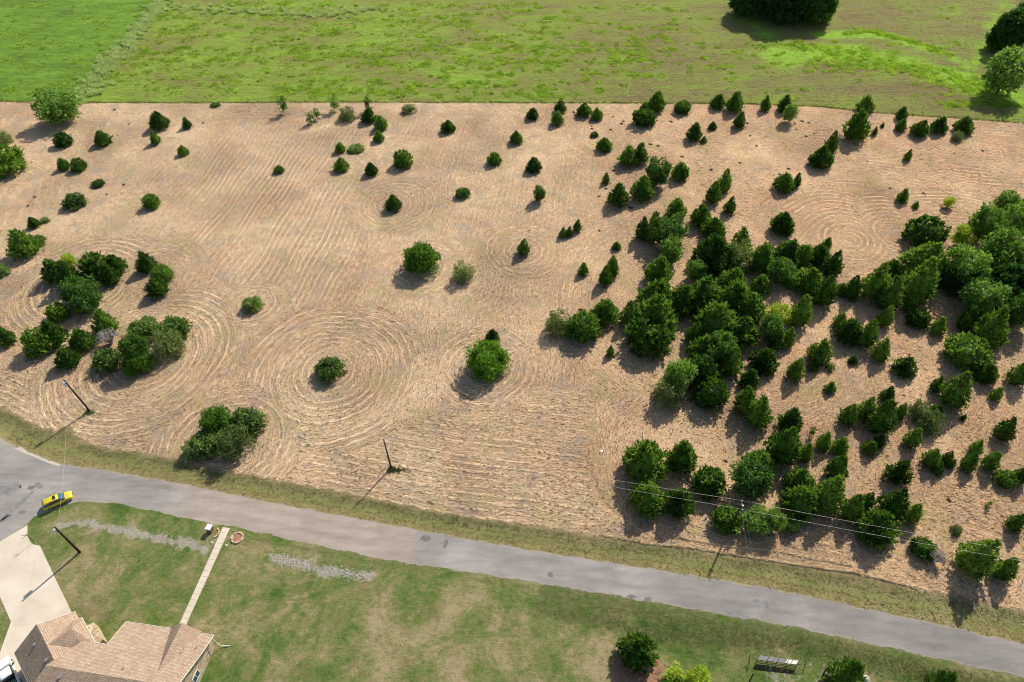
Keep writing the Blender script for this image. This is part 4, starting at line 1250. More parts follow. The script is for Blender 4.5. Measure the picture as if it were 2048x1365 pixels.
# ditch grass along the verge
n = 6500
x = rng.uniform(-100, 90, n); k = np.clip(rng.normal(0.70, 0.20, n), 0.1, 1.02)
y = fRN(x) * (1 - k) + fB(x) * k
tufts("ditch_grass", x, y, rng.uniform(0.12, 0.5, n), 8, rng.uniform(0.05, 0.18, n), 0.045, M['ditch'])
n = 5000
x = rng.uniform(-95, 90, n); k = rng.uniform(0.0, 0.35, n)
y = fRN(x) * (1 - k) + fB(x) * k
tufts("verge_tufts", x, y, rng.uniform(0.1, 0.3, n), 7, rng.uniform(0.06, 0.16, n), 0.04, M['straw'])

# lawn tufts and the ditch south of the road
def off_paving(x, y):
    d = y < fRS(x) - 0.25
    drive = (x < -47) & (y > 20)
    P0, P1 = at(453, 1056), at(365, 1250)
    t = np.clip((P0.y - y) / (P0.y - P1.y), 0, 1); wx = P0.x + (P1.x - P0.x) * t
    px, py = proj(x, y, 0)
    left_edge = np.interp(py, [1050, 1072, 1092, 1160, 1228, 1310, 1365], [56, 56, 82, 114, 147, 190, 190])
    return d & (np.abs(x - wx) > 0.75) & (px > left_edge)
x, y = in_view(24000, (40, 2060), (1000, 1372)); ok = off_paving(x, y)
x, y = x[ok], y[ok]
tufts("lawn_grass_tufts", x, y, rng.uniform(0.08, 0.35, len(x)), 6, rng.uniform(0.05, 0.14, len(x)), 0.03, M['lawnblade'], 0.9)
x = 95 - 90 * rng.beta(1.3, 1.6, 3600); kk = np.clip(rng.normal(3.2, 1.3, 3600), 0.7, 7)
y = fRS(x) - kk - 0.8 * np.clip((40 - x) / 20, 0, 1)
tufts("ditch_weeds", x, y, rng.uniform(0.15, 0.7, len(x)), 8, rng.uniform(0.06, 0.2, len(x)), 0.045, M['ditch'])

# cut straw lying in windrows on the mown field
n = 150000
x, y = in_view(n, (-30, 2080), (215, 1215))
ok = (y > fB(x) + 0.3) & (y < fT(x) - 0.3)
x, y = x[ok], y[ok]
p_, l_, dx, dy = swath(x, y)
cr = np.cos(2 * np.pi * p_ / SW)
keep = rng.uniform(0, 1, len(x)) < 0.16 + 0.84 * np.clip(cr, 0, 1) ** 1.5
x, y, dx, dy, cr = x[keep], y[keep], dx[keep], dy[keep], cr[keep]
sg = rng.choice([-1, 1], len(x))
D = unit(np.stack([dx * sg, dy * sg, rng.uniform(0.0, 0.4, len(x))], 1) + rng.normal(size=(len(x), 3)) * np.array([0.32, 0.32, 0.10]))
D[:, 2] = np.abs(D[:, 2])
V, F = blades(np.stack([x, y, np.full(len(x), 0.02)], 1), D, rng.uniform(0.3, 0.9, len(x)), rng.uniform(0.03, 0.08, len(x)))
tag(link("cut_straw", mesh_np("cut_straw", V, F), M['straw']), kind="stuff")

# green ring of uncut grass at the foot of the plants
fx, fy = [], []
for (X, Y, r, h, k, lab) in PLACED:
    m_ = int(10 + 16 * r)
    a = rng.uniform(0, 2 * np.pi, m_); q = r * rng.uniform(0.85, 1.22, m_)
    fx.extend(X + q * np.cos(a)); fy.extend(Y + q * np.sin(a))
tufts("uncut_grass", np.array(fx), np.array(fy), 0.25, 8, 0.22, 0.04, M['ditch'])

# small dark dirt mounds on the straw
M['soil'] = plain("dark_soil", (0.035, 0.025, 0.018), 0.95, var=0.4, scale=8)
mp = [(1147,225),(1226,234),(1243,248),(1247,243),(1183,253),(1184,258),(1221,260),(1314,242),(1342,244),(1301,289),(1316,292),(1227,342),(1212,378),(1198,393),(1262,416),
      (1495,247),(1500,272),(1513,292),(1480,326),(1364,314),(1422,340),(1577,338),(1559,349),(1604,243),(1618,246),(1592,259),(1612,273),(1628,268),(1965,302),(1780,377),(1847,387),(1199,462),
      (229,220),(258,249),(406,246),(69,395),(56,412),(214,389),(247,370),(1161,620),(1451,923),(1898,1001)]
mound = None
for i, (px, py) in enumerate(mp):
    c = at(px, py); s = rt.uniform(0.8, 1.3)
    if mound is None:
        nu, V_, F_ = 14, [], []
        rj2 = random.Random(2)
        for ring, (rr_, zz) in enumerate([(0.42, 0.0), (0.33, 0.05), (0.2, 0.10), (0.07, 0.12)]):
            for j in range(nu):
                t = 2 * math.pi * j / nu; kq = rj2.uniform(.8, 1.2)
                V_.append((rr_ * kq * math.cos(t) * 1.2, rr_ * kq * math.sin(t), zz * rj2.uniform(.8, 1.2)))
        F_ = [(a * nu + j, a * nu + (j + 1) % nu, (a + 1) * nu + (j + 1) % nu, (a + 1) * nu + j) for a in range(3) for j in range(nu)]
        me = bpy.data.meshes.new("dirt_mound"); me.from_pydata(V_, [], F_ + [tuple(3 * nu + j for j in range(nu))]); me.update()
        me.materials.append(M['soil'])
        mound = link("dirt_mound", me)
        o = mound
    else:
        o = mound.copy(); col.objects.link(o)
    o.location = (c.x, c.y, 0.013); o.scale = (s, s, s); o.rotation_euler = (0, 0, rt.uniform(0, 6))
    tag(o, "small dark dirt mound, one of the specks dotted over the mown straw", "dirt mound", "dirt mounds on the mown field")

# stones: bare gravelly strips on the lawn
M['stone'] = plain("grey_stone", (0.46, 0.42, 0.36), 0.9, var=0.3, scale=3)
def rocks(name, pts, n, spread, smin, smax, mat):
    o_ = []; along_px(pts, n, spread, o_)
    V_, F_ = [], []
    for (x, y) in o_:
        s = rng.uniform(smin, smax); b_ = len(V_)
        q = rng.uniform(0.6, 1.2, 6)
        for j, d in enumerate([(1, 0, .2), (0, 1, .2), (-1, 0, .2), (0, -1, .2), (.1, .1, 0.8)]):
            V_.append((x + d[0] * s * q[j], y + d[1] * s * q[j], 0.03 + d[2] * s * q[j]))
        F_ += [(b_, b_ + 1, b_ + 4), (b_ + 1, b_ + 2, b_ + 4), (b_ + 2, b_ + 3, b_ + 4), (b_ + 3, b_, b_ + 4)]
    V_ = np.array(V_); F_ = np.array(F_)
    return tag(link(name, mesh_np(name, V_, None, F_), mat), kind="stuff")
rocks("gravel_scatter", [(125,1052),(165,1043),(235,1060),(320,1076),(385,1090),(405,1098)], 420, 0.75, 0.03, 0.10, M['stone'])
rocks("riprap_stones", [(545,1112),(590,1126),(650,1142),(705,1150),(738,1152)], 420, 0.75, 0.05, 0.17, M['stone'])
rocks("roadside_gravel", [(560,1076),(773,1121),(1060,1164),(1300,1205),(1548,1247),(2048,1355)], 1500, 0.18, 0.03, 0.09, M['stone'])
rocks("verge_gravel", [(150,933),(383,971),(773,1048),(1060,1099),(1300,1136),(1548,1177),(1815,1234),(2048,1286)], 1100, 0.2, 0.02, 0.06, M['stone'])
rocks("bank_stones", [(1850,1190),(1920,1205),(2000,1235),(2048,1243)], 70, 0.5, 0.05, 0.15, M['stone'])
M['mulch'] = plain("reddish_mulch", (0.30, 0.16, 0.10), 0.95, var=0.4, scale=4)
poly_sheet("mulch_bed", [(1245,1300),(1290,1290),(1318,1312),(1326,1345),(1312,1400),(1230,1400),(1222,1340)], 0.0085, M['mulch'], step=0.4, jit=0.12)
for px, py in ((175, 826), (795, 941)):
    c = at(px, py)
tufts("pole_foot_grass", np.concatenate([rng.normal(at(177, 826).x, 0.4, 26), rng.normal(at(790, 940).x, 1.1, 60)]),
      np.concatenate([rng.normal(at(177, 826).y, 0.35, 26), rng.normal(at(790, 940).y, 0.35, 60)]), 0.3, 16, 0.35, 0.05, M['ditch'])
# windrow of raked straw along the roadside cut
o_ = []
along_px([(1200,1070),(1285,1086),(1395,1098),(1493,1114),(1590,1129),(1700,1145),(1830,1175)], 5200, 0.10, o_)
along_px([(1330,1071),(1440,1092),(1560,1104),(1700,1132)], 1800, 0.10, o_)
o_ = np.array(o_); d = unit(np.stack([np.full(len(o_), 0.98), np.full(len(o_), -0.2), np.full(len(o_), 0.15)], 1) + rng.normal(size=(len(o_), 3)) * 0.25)
V, F = blades(np.stack([o_[:, 0], o_[:, 1], rng.uniform(0.02, 0.07, len(o_))], 1), d, rng.uniform(0.3, 0.6, len(o_)), 0.05)
tag(link("roadside_windrow", mesh_np("roadside_windrow", V, F), M['straw']), kind="stuff")
# ---------------------------------------------------------------- power poles and wires
M['pole'] = plain("creosote_pole", (0.035, 0.025, 0.02), 0.85, var=0.4, scale=5)
M['metal'] = plain("galvanised_metal", (0.45, 0.46, 0.47), 0.4, 0.6, var=0.1)
M['white'] = plain("white_paint", (0.78, 0.78, 0.76), 0.4, var=0.04)
M['greenm'] = plain("green_metal", (0.16, 0.26, 0.15), 0.5, var=0.1)
M['wirelow'] = plain("weathered_wire", (0.30, 0.29, 0.27), 0.6, 0.2, var=0.05)
M['wire'] = plain("aluminium_wire", (0.55, 0.53, 0.48), 0.45, 0.5, var=0.05)
M['wiredark'] = plain("black_cable", (0.05, 0.05, 0.05), 0.6, var=0.05)

def pole(label, base, top, rad=0.15, gear=None, name="utility_pole"):
    b_ = at(*base)
    lo, hi = 1.0, 16.0
    for _ in range(40):
        z = (lo + hi) / 2; p = at(top[0], top[1], z)
        if p.y > b_.y: lo = z
        else: hi = z
    tp = at(top[0], top[1], z)
    o = empty(name, b_)
    tag(o, label, "power pole", "power poles along the street")
    d = Vector((tp.x - b_.x, tp.y - b_.y, z))
    MB().tube([(0, 0, -0.3), d * 0.5, d], [rad * 1.15, rad * 1.0, rad * 0.75], 10).build("shaft", M['pole'], o, smooth=True)
    if gear: gear(o, d)
    return o, Vector((b_.x, b_.y, 0)) + d

def gear_transformer(side):
    def g(o, d):
        c = d * 0.86 + Vector((0.42 * side, -0.1, 0))
        MB().tube([c + Vector((0, 0, -0.42)), c + Vector((0, 0, -0.40)), c + Vector((0, 0, 0.40)), c + Vector((0, 0, 0.46))], [0.2, 0.27, 0.27, 0.16], 14).build("transformer", M['white'], o, smooth=True)
        mb = MB()
        for k in (-0.1, 0.1):
            mb.tube([c + Vector((k, 0, 0.45)), c + Vector((k, 0, 0.68))], [0.05, 0.03], 8)
        mb.build("bushing", M['greenm'], o)
        MB().box(tuple(d * 0.86 + Vector((0.16 * side, -0.05, 0.1))), (0.3, 0.12, 0.10)).build("bracket", M['metal'], o)
        MB().tube([d * 0.985, d * 0.985 + Vector((0, 0, 0.32))], [0.06, 0.035], 8).build("insulator", M['white'], o)
    return g
def gear_arms(o, d):
    ax = Vector((0.17, 1, 0)).normalized()
    MB().box(tuple(d * 0.97 + Vector((0.14, 0, 0))), (0.11, 2.0, 0.13), rot=-0.17).build("crossarm", M['pole'], o)
    for k in (-0.8, 0.8):
        p = d * 0.97 + ax * k + Vector((0.14, 0, 0.06))
        MB().tube([p, p + Vector((0, 0, 0.10)), p + Vector((0, 0, 0.14)), p + Vector((0, 0, 0.28))], [0.04, 0.09, 0.05, 0.07], 8).build("insulator", M['white'], o)
    MB().tube([d, d + Vector((0, 0, 0.35))], [0.07, 0.05], 8).build("pole_cap", M['metal'], o)
    MB().box(tuple(d * 0.93 + Vector((0.3, 0.25, 0))), (0.5, 0.2, 0.24)).build("switch", M['white'], o)

p1, t1 = pole("dark wooden power pole with a white transformer at the left edge of the straw field", (179.6, 822.5), (126.9, 759.4), gear=gear_transformer(-1))
p4, t4 = pole("dark wooden power pole with a small transformer on the house's front lawn", (160, 1105.3), (109, 1054.3), 0.17, gear_transformer(-1))
p2, t2 = pole("bare dark power pole with no fittings in the middle of the field's road side", (782.4, 936.5), (767.4, 879.7), 0.14)
p3, t3 = pole("dark power pole with crossarm and insulators rising out of the low trees by the road", (1457, 1062), (1483, 1011), 0.16, gear_arms)

def wire(label, a, b_, sag, rad, mat, group="overhead wires"):
    pts = []
    for i in range(25):
        t = i / 24; p = a.lerp(b_, t); p.z -= sag * 4 * t * (1 - t); pts.append(p)
    o = MB().tube(pts, rad, 5).build("overhead_wire", mat, None, smooth=True)
    return tag(o, label, "wire", group)
axv = Vector((0.17, 1, 0)).normalized()
f3, b3 = t3 + axv * 0.8 + Vector((0.14, 0, 0.1)), t3 - axv * 0.8 + Vector((0.14, 0, 0.1))
wire("far one of two pale wires running left from the crossarm pole", f3, t2 + Vector((0, 0.1, 0.1)), 0.5, 0.014, M['wire'])
wire("near one of two pale wires running left from the crossarm pole", b3, t2 + Vector((0, 0, -0.9)), 0.5, 0.014, M['wire'])
e5 = at(2180, 1135, t3.z) 
wire("far one of two pale wires crossing the lower right grove", f3, e5 + axv * 0.8, 0.5, 0.014, M['wire'])
wire("near one of two pale wires crossing the lower right grove", b3, e5 - axv * 0.8, 0.5, 0.014, M['wire'])
e6 = at(1556, 1450, 8.0)
wire("left one of two pale wires coming down over the road from the crossarm pole", b3 + Vector((-0.1, 0, -0.3)), e6 + Vector((-0.35, 0, 0)), 0.4, 0.009, M['wirelow'])
wire("right one of two pale wires coming down over the road from the crossarm pole", b3 + Vector((0.45, 0, -0.3)), e6 + Vector((0.35, 0, 0)), 0.4, 0.009, M['wirelow'])
wire("pale twisted cable from the transformer pole over the road to the lawn pole", t1 + (p1.location - t1) * 0.12, t4 + (p4.location - t4) * 0.10, 0.9, 0.010, M['wire'])

# forked metal post by the driveway
b_ = at(68, 1084.7); o = empty("forked_post", b_)
tag(o, "thin dark forked metal post at the driveway's edge with a branching shadow", "post")
MB().tube([(0, 0, -0.1), (0, 0, 2.4)], 0.035, 8).build("stem", M['pole'], o)
for e in ((-0.85, -0.1, 2.35), (-0.55, -0.75, 2.3), (-0.1, 0.25, 2.55)):
    MB().tube([(0, 0, 2.38), e], [0.04, 0.03], 6).build("arm", M['pole'], o)

# ---------------------------------------------------------------- vehicles
M['yellow'] = plain("yellow_car_paint", (0.62, 0.50, 0.03), 0.25, var=0.03, spec=0.6)
M['wpaint'] = plain("white_car_paint", (0.80, 0.81, 0.82), 0.25, var=0.02, spec=0.6)
M['glass'] = plain("tinted_glass", (0.02, 0.03, 0.035), 0.06, var=0.05, spec=0.9)
M['wind'] = plain("windscreen_glass", (0.03, 0.10, 0.15), 0.08, var=0.05, spec=0.9)
M['rubber'] = plain("tyre_rubber", (0.02, 0.02, 0.02), 0.85, var=0.2)
M['black'] = plain("black_plastic", (0.02, 0.02, 0.022), 0.5, var=0.1)
M['lamp'] = plain("lamp_glass", (0.75, 0.76, 0.78), 0.15, var=0.05, spec=0.8)
M['redlamp'] = plain("tail_lamp", (0.35, 0.02, 0.02), 0.2, var=0.05, spec=0.8)

def loft(name, st, mat, parent, n=6):
    """st: (x, half width at bottom, half width at top, z bottom, z top, corner) cross sections joined front to back"""
    V, F = [], []
    for (x, wb, wt, zb, zt, c) in st:
        h = zt - zb
        ring = [(wb * 0.94, zb), (wb, zb + h * 0.18), (wb * 0.5 + wt * 0.5 + 0.01, zb + h * 0.6), (wt, zt - c), (wt - c, zt), (wt * 0.45, zt + 0.02)]
        pts = [(x, y, z) for y, z in ring] + [(x, -y, z) for y, z in reversed(ring)]
        V += pts
    m_ = 12
    for i in range(len(st) - 1):
        for j in range(m_):
            F.append((i * m_ + j, i * m_ + (j + 1) % m_, (i + 1) * m_ + (j + 1) % m_, (i + 1) * m_ + j))
    F.append(tuple(range(m_ - 1, -1, -1))); F.append(tuple((len(st) - 1) * m_ + j for j in range(m_)))
    mb = MB(); mb.add(V, F)
    return mb.build(name, mat, parent, smooth=True)

def wheel(parent, x, y, r=0.36, w=0.24):
    V, F = [], []; n = 20
    s = 1 if y > 0 else -1
    prof = [(0.2, -w / 2), (r * .9, -w / 2), (r, -w / 2 + .04), (r, w / 2 - .04), (r * .9, w / 2), (r * .62, w / 2)]
    for j in range(n):
        t = 2 * math.pi * j / n
        for rr_, yy in prof: V.append((x + rr_ * math.cos(t), y + yy * s, r + rr_ * math.sin(t)))
    k = len(prof)
    for j in range(n):
        for i in range(k - 1):
            a = j * k + i; b2 = ((j + 1) % n) * k + i
            F.append((a, b2, b2 + 1, a + 1))
    wh = MB(); wh.add(V, F)
    w_ = wh.build("wheel", M['rubber'], parent, smooth=True)
    rm = MB(); V = [(x, y + s * w * 0.42, r)]
    for j in range(n):
        t = 2 * math.pi * j / n; V.append((x + r * .62 * math.cos(t), y + s * w * 0.5, r + r * .62 * math.sin(t)))
    rm.add(V, [(0, 1 + j, 1 + (j + 1) % n) for j in range(n)])
    rm.build("rim", M['metal'], w_)
    return w_

def quad_panel(name, pts, th, mat, parent):
    return MB().slab(pts, th).build(name, mat, parent)

car_c = (at(87, 1012, 0.5) + at(146, 984.5, 0.5)) / 2 + Vector((0.1, -0.35, 0))
car = empty("parked_car", (car_c.x, car_c.y, 0.02), R(33))
tag(car, "bright yellow crossover car with dark sunroof stopped at the road junction", "car")
loft("body", [(-2.32, .72, .66, .42, .80, .06), (-2.25, .86, .80, .30, .98, .08), (-1.7, .93, .86, .24, 1.04, .08), (-0.6, .94, .87, .22, 1.03, .08), (0.7, .94, .87, .22, 1.02, .08), (1.2, .94, .85, .24, .99, .09), (1.9, .90, .78, .28, .90, .10), (2.22, .80, .68, .34, .78, .10), (2.34, .66, .56, .42, .66, .06)], M['yellow'], car)
loft("cabin", [(-2.12, .78, .62, .95, 1.12, .05), (-1.75, .84, .68, .98, 1.50, .06), (-0.6, .86, .70, .98, 1.60, .06), (0.35, .86, .69, .98, 1.56, .06), (0.75, .84, .66, .98, 1.34, .05), (1.22, .80, .70, .93, 1.02, .03)], M['glass'], car)
loft("roof", [(-2.0, .60, .56, 1.42, 1.50, .03), (-1.7, .68, .62, 1.47, 1.58, .03), (-0.6, .71, .66, 1.55, 1.655, .03), (0.2, .70, .65, 1.52, 1.62, .03), (0.42, .66, .62, 1.49, 1.56, .03)], M['yellow'], car)
quad_panel("sunroof", [(-0.42, -.42, 1.690), (0.02, -.42, 1.672), (0.02, .42, 1.672), (-0.42, .42, 1.690)], 0.02, M['black'], car)
quad_panel("windscreen", [(0.47, -.62, 1.56), (1.24, -.72, 1.065), (1.24, .72, 1.065), (0.47, .62, 1.56)], 0.02, M['wind'], car)
for s in (-1, 1):
    MB().box((0.62, s * 0.98, 1.06), (0.18, 0.16, 0.13)).build("mirror", M['yellow'], car, bevel=0.03)
    MB().box((-0.5, s * 0.705, 1.66), (1.9, 0.04, 0.04)).build("roof_rail", M['black'], car)
    MB().box((2.13, s * 0.58, 0.72), (0.24, 0.30, 0.12), rot=-0.35 * s).build("headlight", M['lamp'], car, bevel=0.02)
    MB().box((-2.22, s * 0.66, 0.88), (0.14, 0.28, 0.12)).build("tail_light", M['redlamp'], car, bevel=0.02)
    MB().box((0, s * 0.945, 0.36), (2.3, 0.05, 0.16)).build("sill", M['black'], car)
    for x in (-1.38, 1.40): wheel(car, x, s * 0.82)
MB().box((2.28, 0, 0.50), (0.14, 1.0, 0.22)).build("grille", M['black'], car, bevel=0.02)

hd = Vector((-0.69, 0.72, 0)).normalized(); rt_ = Vector((hd.y, -hd.x, 0))
nose = at(17, 1310, 0.9)
tc = nose - hd * 2.95 - rt_ * 0.95
tr = empty("pickup_truck", (tc.x, tc.y, 0.02), math.atan2(hd.y, hd.x))
tag(tr, "white pickup truck parked on the driveway beside the garage, cut by the frame corner", "pickup truck")
loft("body", [(-2.9, .92, .88, .45, 1.0, .05), (-2.7, .98, .94, .38, 1.02, .05), (-0.95, .99, .95, .35, 1.02, .05), (0.9, .99, .95, .35, 1.10, .08), (1.4, .99, .93, .35, 1.12, .10), (2.4, .97, .88, .38, 1.06, .10), (2.85, .88, .78, .42, .95, .08), (2.95, .80, .70, .5, .8, .05)], M['wpaint'], tr)
loft("cabin", [(-0.95, .90, .76, 1.0, 1.55, .05), (-0.8, .90, .74, 1.0, 1.80, .05), (0.5, .90, .74, 1.0, 1.82, .05), (0.8, .88, .72, 1.0, 1.62, .05), (1.45, .86, .80, 1.02, 1.13, .02)], M['glass'], tr)
loft("roof", [(-0.86, .74, .70, 1.74, 1.84, .03), (-0.4, .78, .74, 1.78, 1.90, .03), (0.3, .78, .74, 1.78, 1.90, .03), (0.62, .72, .68, 1.70, 1.82, .03)], M['wpaint'], tr)
MB().box((-1.92, 0, 1.07), (1.75, 1.5, 0.10)).build("bed_floor", M['black'], tr)
for s in (-1, 1):
    MB().box((-1.92, s * 0.88, 1.22), (1.95, 0.14, 0.34)).build("bed_side", M['wpaint'], tr, bevel=0.03)
    MB().box((0.95, s * 1.08, 1.15), (0.22, 0.22, 0.2)).build("mirror", M['black'], tr, bevel=0.03)
    MB().box((2.82, s * 0.68, 0.85), (0.2, 0.3, 0.16)).build("headlight", M['lamp'], tr, bevel=0.02)
    for x in (-1.85, 1.95): wheel(tr, x, s * 0.86, 0.40, 0.27)
MB().box((-2.86, 0, 1.2), (0.10, 1.62, 0.36)).build("tailgate", M['wpaint'], tr, bevel=0.03)
MB().box((-1.02, 0, 1.32), (0.08, 1.6, 0.40)).build("bed_rack", M['black'], tr)
M['tarp'] = plain("green_tarp", (0.05, 0.16, 0.09), 0.7, var=0.3)
M['rust'] = plain("orange_clay", (0.42, 0.18, 0.08), 0.9, var=0.3)
def lump(name, c, r, mat, label, cat, seed=1, squash=0.6):
    bm = bmesh.new(); bmesh.ops.create_icosphere(bm, subdivisions=2, radius=r)
    q = random.Random(seed)
    for v in bm.verts:
        k = q.uniform(0.8, 1.15); v.co = Vector((v.co.x * k, v.co.y * k, max(v.co.z * k * squash, -0.02)))
    me = bpy.data.meshes.new(name); bm.to_mesh(me); bm.free()
    o = link(name, me, mat, None, c)
    return tag(o, label, cat)
bedp = tc - hd * 1.7
lump("tarp_bundle", (bedp.x + .25, bedp.y + .25, 1.15), 0.36, M['tarp'], "crumpled green tarp bundle in the white pickup's bed", "tarp", 4)
bedq = tc - hd * 2.25
lump("clay_lump", (bedq.x, bedq.y, 1.15), 0.30, M['rust'], "orange lump lying behind the green tarp in the pickup's bed", "lump", 7)

# ---------------------------------------------------------------- house
K = CAM_H / 90.0
def W(x, y, z): return Vector((x * K, y * K, z * K))
m, nt, b = new_mat("roof_shingles")
co = objco(nt)
br = N(nt, "ShaderNodeTexBrick"); br.inputs["Scale"].default_value = 1.0
br.inputs["Brick Width"].default_value = 0.42; br.inputs["Row Height"].default_value = 0.22; br.inputs["Mortar Size"].default_value = 0.03
br.inputs["Color1"].default_value = (0.31, 0.235, 0.17, 1); br.inputs["Color2"].default_value = (0.44, 0.35, 0.26, 1); br.inputs["Mortar"].default_value = (0.23, 0.16, 0.115, 1)
nt.links.new(mapping(nt, co, (1, 1, 1), rot=(0, 0, R(-8))), br.inputs["Vector"])
n3 = noise(nt, co, 5, 5, 0.8); n4 = noise(nt, co, 0.5, 3, 0.6)
c = mix(nt, smooth(nt, n3, 0.35, 0.7), br.outputs[0], mix(nt, 1.0, br.outputs[0], (1.3, 1.25, 1.2), 'MULTIPLY'))
c = mix(nt, mth(nt, 'MULTIPLY', smooth(nt, n4, 0.45, 0.65), 0.35), c, (0.29, 0.19, 0.13))
nt.links.new(c, b.inputs["Base Color"]); b.inputs["Roughness"].default_value = 0.9; b.inputs["Specular IOR Level"].default_value = 0.1
bump(nt, b, n3, 0.5, 0.03)
M['shingle'] = m
m2_ = m.copy(); m2_.name = "garage_shingles"
for n_ in m2_.node_tree.nodes:
    if n_.type == 'MAPPING': n_.inputs["Rotation"].default_value = (0, 0, R(45))
M['shingle2'] = m2_
m, nt, b = new_mat("buff_stone")
co = objco(nt)
vo = N(nt, "ShaderNodeTexVoronoi"); vo.inputs["Scale"].default_value = 2.6; nt.links.new(mapping(nt, co, (1, 1, 1.7)), vo.inputs["Vector"])
sc_ = nt.nodes.new("ShaderNodeSeparateColor"); nt.links.new(vo.outputs["Color"], sc_.inputs[0])
nt.links.new(ramp(nt, sc_.outputs[0], [(0.0, (0.30, 0.22, 0.14)), (0.4, (0.46, 0.36, 0.23)), (0.75, (0.58, 0.49, 0.34)), (1.0, (0.40, 0.25, 0.15))]), b.inputs["Base Color"])
b.inputs["Roughness"].default_value = 0.9
M['stonewall'] = m
M['fascia'] = plain("white_fascia", (0.70, 0.68, 0.60), 0.5, var=0.04)

house = empty("house", W(-46, 30, 0))
hl = Vector(house.location)
tag(house, "stone house with brown shingle roof and garage wing at the bottom left corner", "house")
def P(x, y, z): return W(x, y, z) - hl
EZ = 2.8
# garage wing axes
gu = Vector((0.714, 0.700, 0)); gr = Vector((0.700, -0.714, 0))
gA = Vector((-61.3, 30.8, 0)); gw = 7.3; gl = 8.6
def G_(a, l, z): v = gA + gu * a + gr * l; return P(v.x, v.y, z)
RZ = 5.1
grf = MB()
grf.slab([G_(-0.0, 0, EZ), G_(gw / 2, 0, RZ), G_(gw / 2, gl - 1.9, RZ), G_(0, gl - 1.9, EZ)], 0.14)
grf.slab([G_(gw, 0, EZ + .003), G_(gw / 2, 0, RZ + .003), G_(gw / 2, gl - 1.9, RZ + .003), G_(gw, gl - 1.9, EZ + .003)], 0.14)
garage_roof = grf.build("garage_roof", M['shingle2'], house)
# cross gable with a clipped end on the garage's east side
mid = 3.5
cgr = MB()
cgr.slab([G_(gw / 2 + .1, mid, RZ - .05), G_(6.54, mid, RZ - .07), G_(gw + .25, 5.95, EZ + .06), G_(gw - .9, 6.3, EZ + .35)], 0.12)
cgr.slab([G_(gw / 2 + .1, mid, RZ - .052), G_(6.54, mid, RZ - .072), G_(gw + .25, 1.3, EZ + .062), G_(gw - .6, 1.15, EZ + .45)], 0.12)
cgr.slab([G_(6.54, mid, RZ - .074), G_(gw + .25, 1.3, EZ + .058), G_(gw + .25, 5.95, EZ + .056)], 0.12)
cgr.build("gable_roof", M['shingle2'], house)
def prism(mb, pts, z0, z1):
    vs = [Vector((p.x, p.y, z0)) for p in pts] + [Vector((p.x, p.y, z1)) for p in pts]
    n = len(pts)
    return mb.add(vs, [tuple(range(n - 1, -1, -1)), tuple(range(n, 2 * n))] + [(i, (i + 1) % n, n + (i + 1) % n, n + i) for i in range(n)])
wz0, wz1 = -hl.z - 0.05, (EZ - 0.22) * K - hl.z
gwl = MB()
prism(gwl, [G_(.4, .35, 0), G_(gw - .4, .35, 0), G_(gw - .4, gl - 2.2, 0), G_(.4, gl - 2.2, 0)], wz0, wz1)
gwl.add([G_(.45, .36, EZ - .25), G_(gw - .45, .36, EZ - .25), G_(gw / 2, .36, RZ - .22), G_(.45, .62, EZ - .25), G_(gw - .45, .62, EZ - .25), G_(gw / 2, .62, RZ - .22)], [(0, 1, 2), (5, 4, 3), (0, 3, 4, 1), (1, 4, 5, 2), (2, 5, 3, 0)])
gwl.add([G_(.45, gl - 2.45, EZ - .25), G_(gw - .45, gl - 2.45, EZ - .25), G_(gw / 2, gl - 2.45, RZ - .22), G_(.45, gl - 2.21, EZ - .25), G_(gw - .45, gl - 2.21, EZ - .25), G_(gw / 2, gl - 2.21, RZ - .22)], [(0, 1, 2), (5, 4, 3), (0, 3, 4, 1), (1, 4, 5, 2), (2, 5, 3, 0)])
prism(gwl, [G_(gw - .41, 1.6, 0), G_(gw - .05, 1.6, 0), G_(gw - .05, 5.7, 0), G_(gw - .41, 5.7, 0)], wz0, wz1)
prism(gwl, [G_(gw - .04, 2.0, 0), G_(gw + .95, 2.2, 0), G_(gw + .95, 5.2, 0), G_(gw - .04, 5.4, 0)], wz0, wz1 - 1.1)
gwl.build("wall", M['stonewall'], house)
gd = MB(); q0, q1 = G_(1.1, .30, 0), G_(gw - 1.1, .30, 0)
n_ = gr * -1 * K * 0.06
vs = []
for z in (wz0 + .1, wz0 + 2.5):
    for p, o_f in ((q0, 0), (q1, 0), (q1, 1), (q0, 1)):
        vs.append((p.x + n_.x * o_f, p.y + n_.y * o_f, z))
gd.add(vs, [(3, 2, 1, 0), (4, 5, 6, 7), (0, 1, 5, 4), (1, 2, 6, 5), (2, 3, 7, 6), (3, 0, 4, 7)])
gd.build("garage_door", M['fascia'], house)
# main wing
mu = Vector((0.989, -0.144, 0)); mv = Vector((0.144, 0.989, 0))   # along the street, towards it
mO = Vector((-49.1, 34.6, 0))
def Q_(a, s, z): v = mO + mu * a - mv * s; return P(v.x, v.y, z)   # a along the eave, s back from it
D_ = 7.0; MZ = 5.55
def zs(s): return EZ + (MZ - EZ) * s / D_
me_ = 11.75
mr = MB()
mr.slab([Q_(0, 0, EZ), Q_(0, 3.35, zs(3.35)), Q_(-3.2, 3.35, zs(3.35)), Q_(-4.9, D_, MZ), Q_(me_ - .3, D_, MZ), Q_(me_, 2.1, zs(2.1)), Q_(me_, 0, EZ)], 0.14)
mr.slab([Q_(-4.9, D_, MZ - .004), Q_(-6.9, D_ + 5.0, EZ + .8), Q_(me_ - .3, D_ + 7.0, EZ), Q_(me_ - .3, D_, MZ - .004)], 0.14)
main_roof = mr.build("roof", M['shingle'], house)
er = MB()   # entry gable towards the street
ga0, ga1, gp = 6.1, 10.1, 8.2
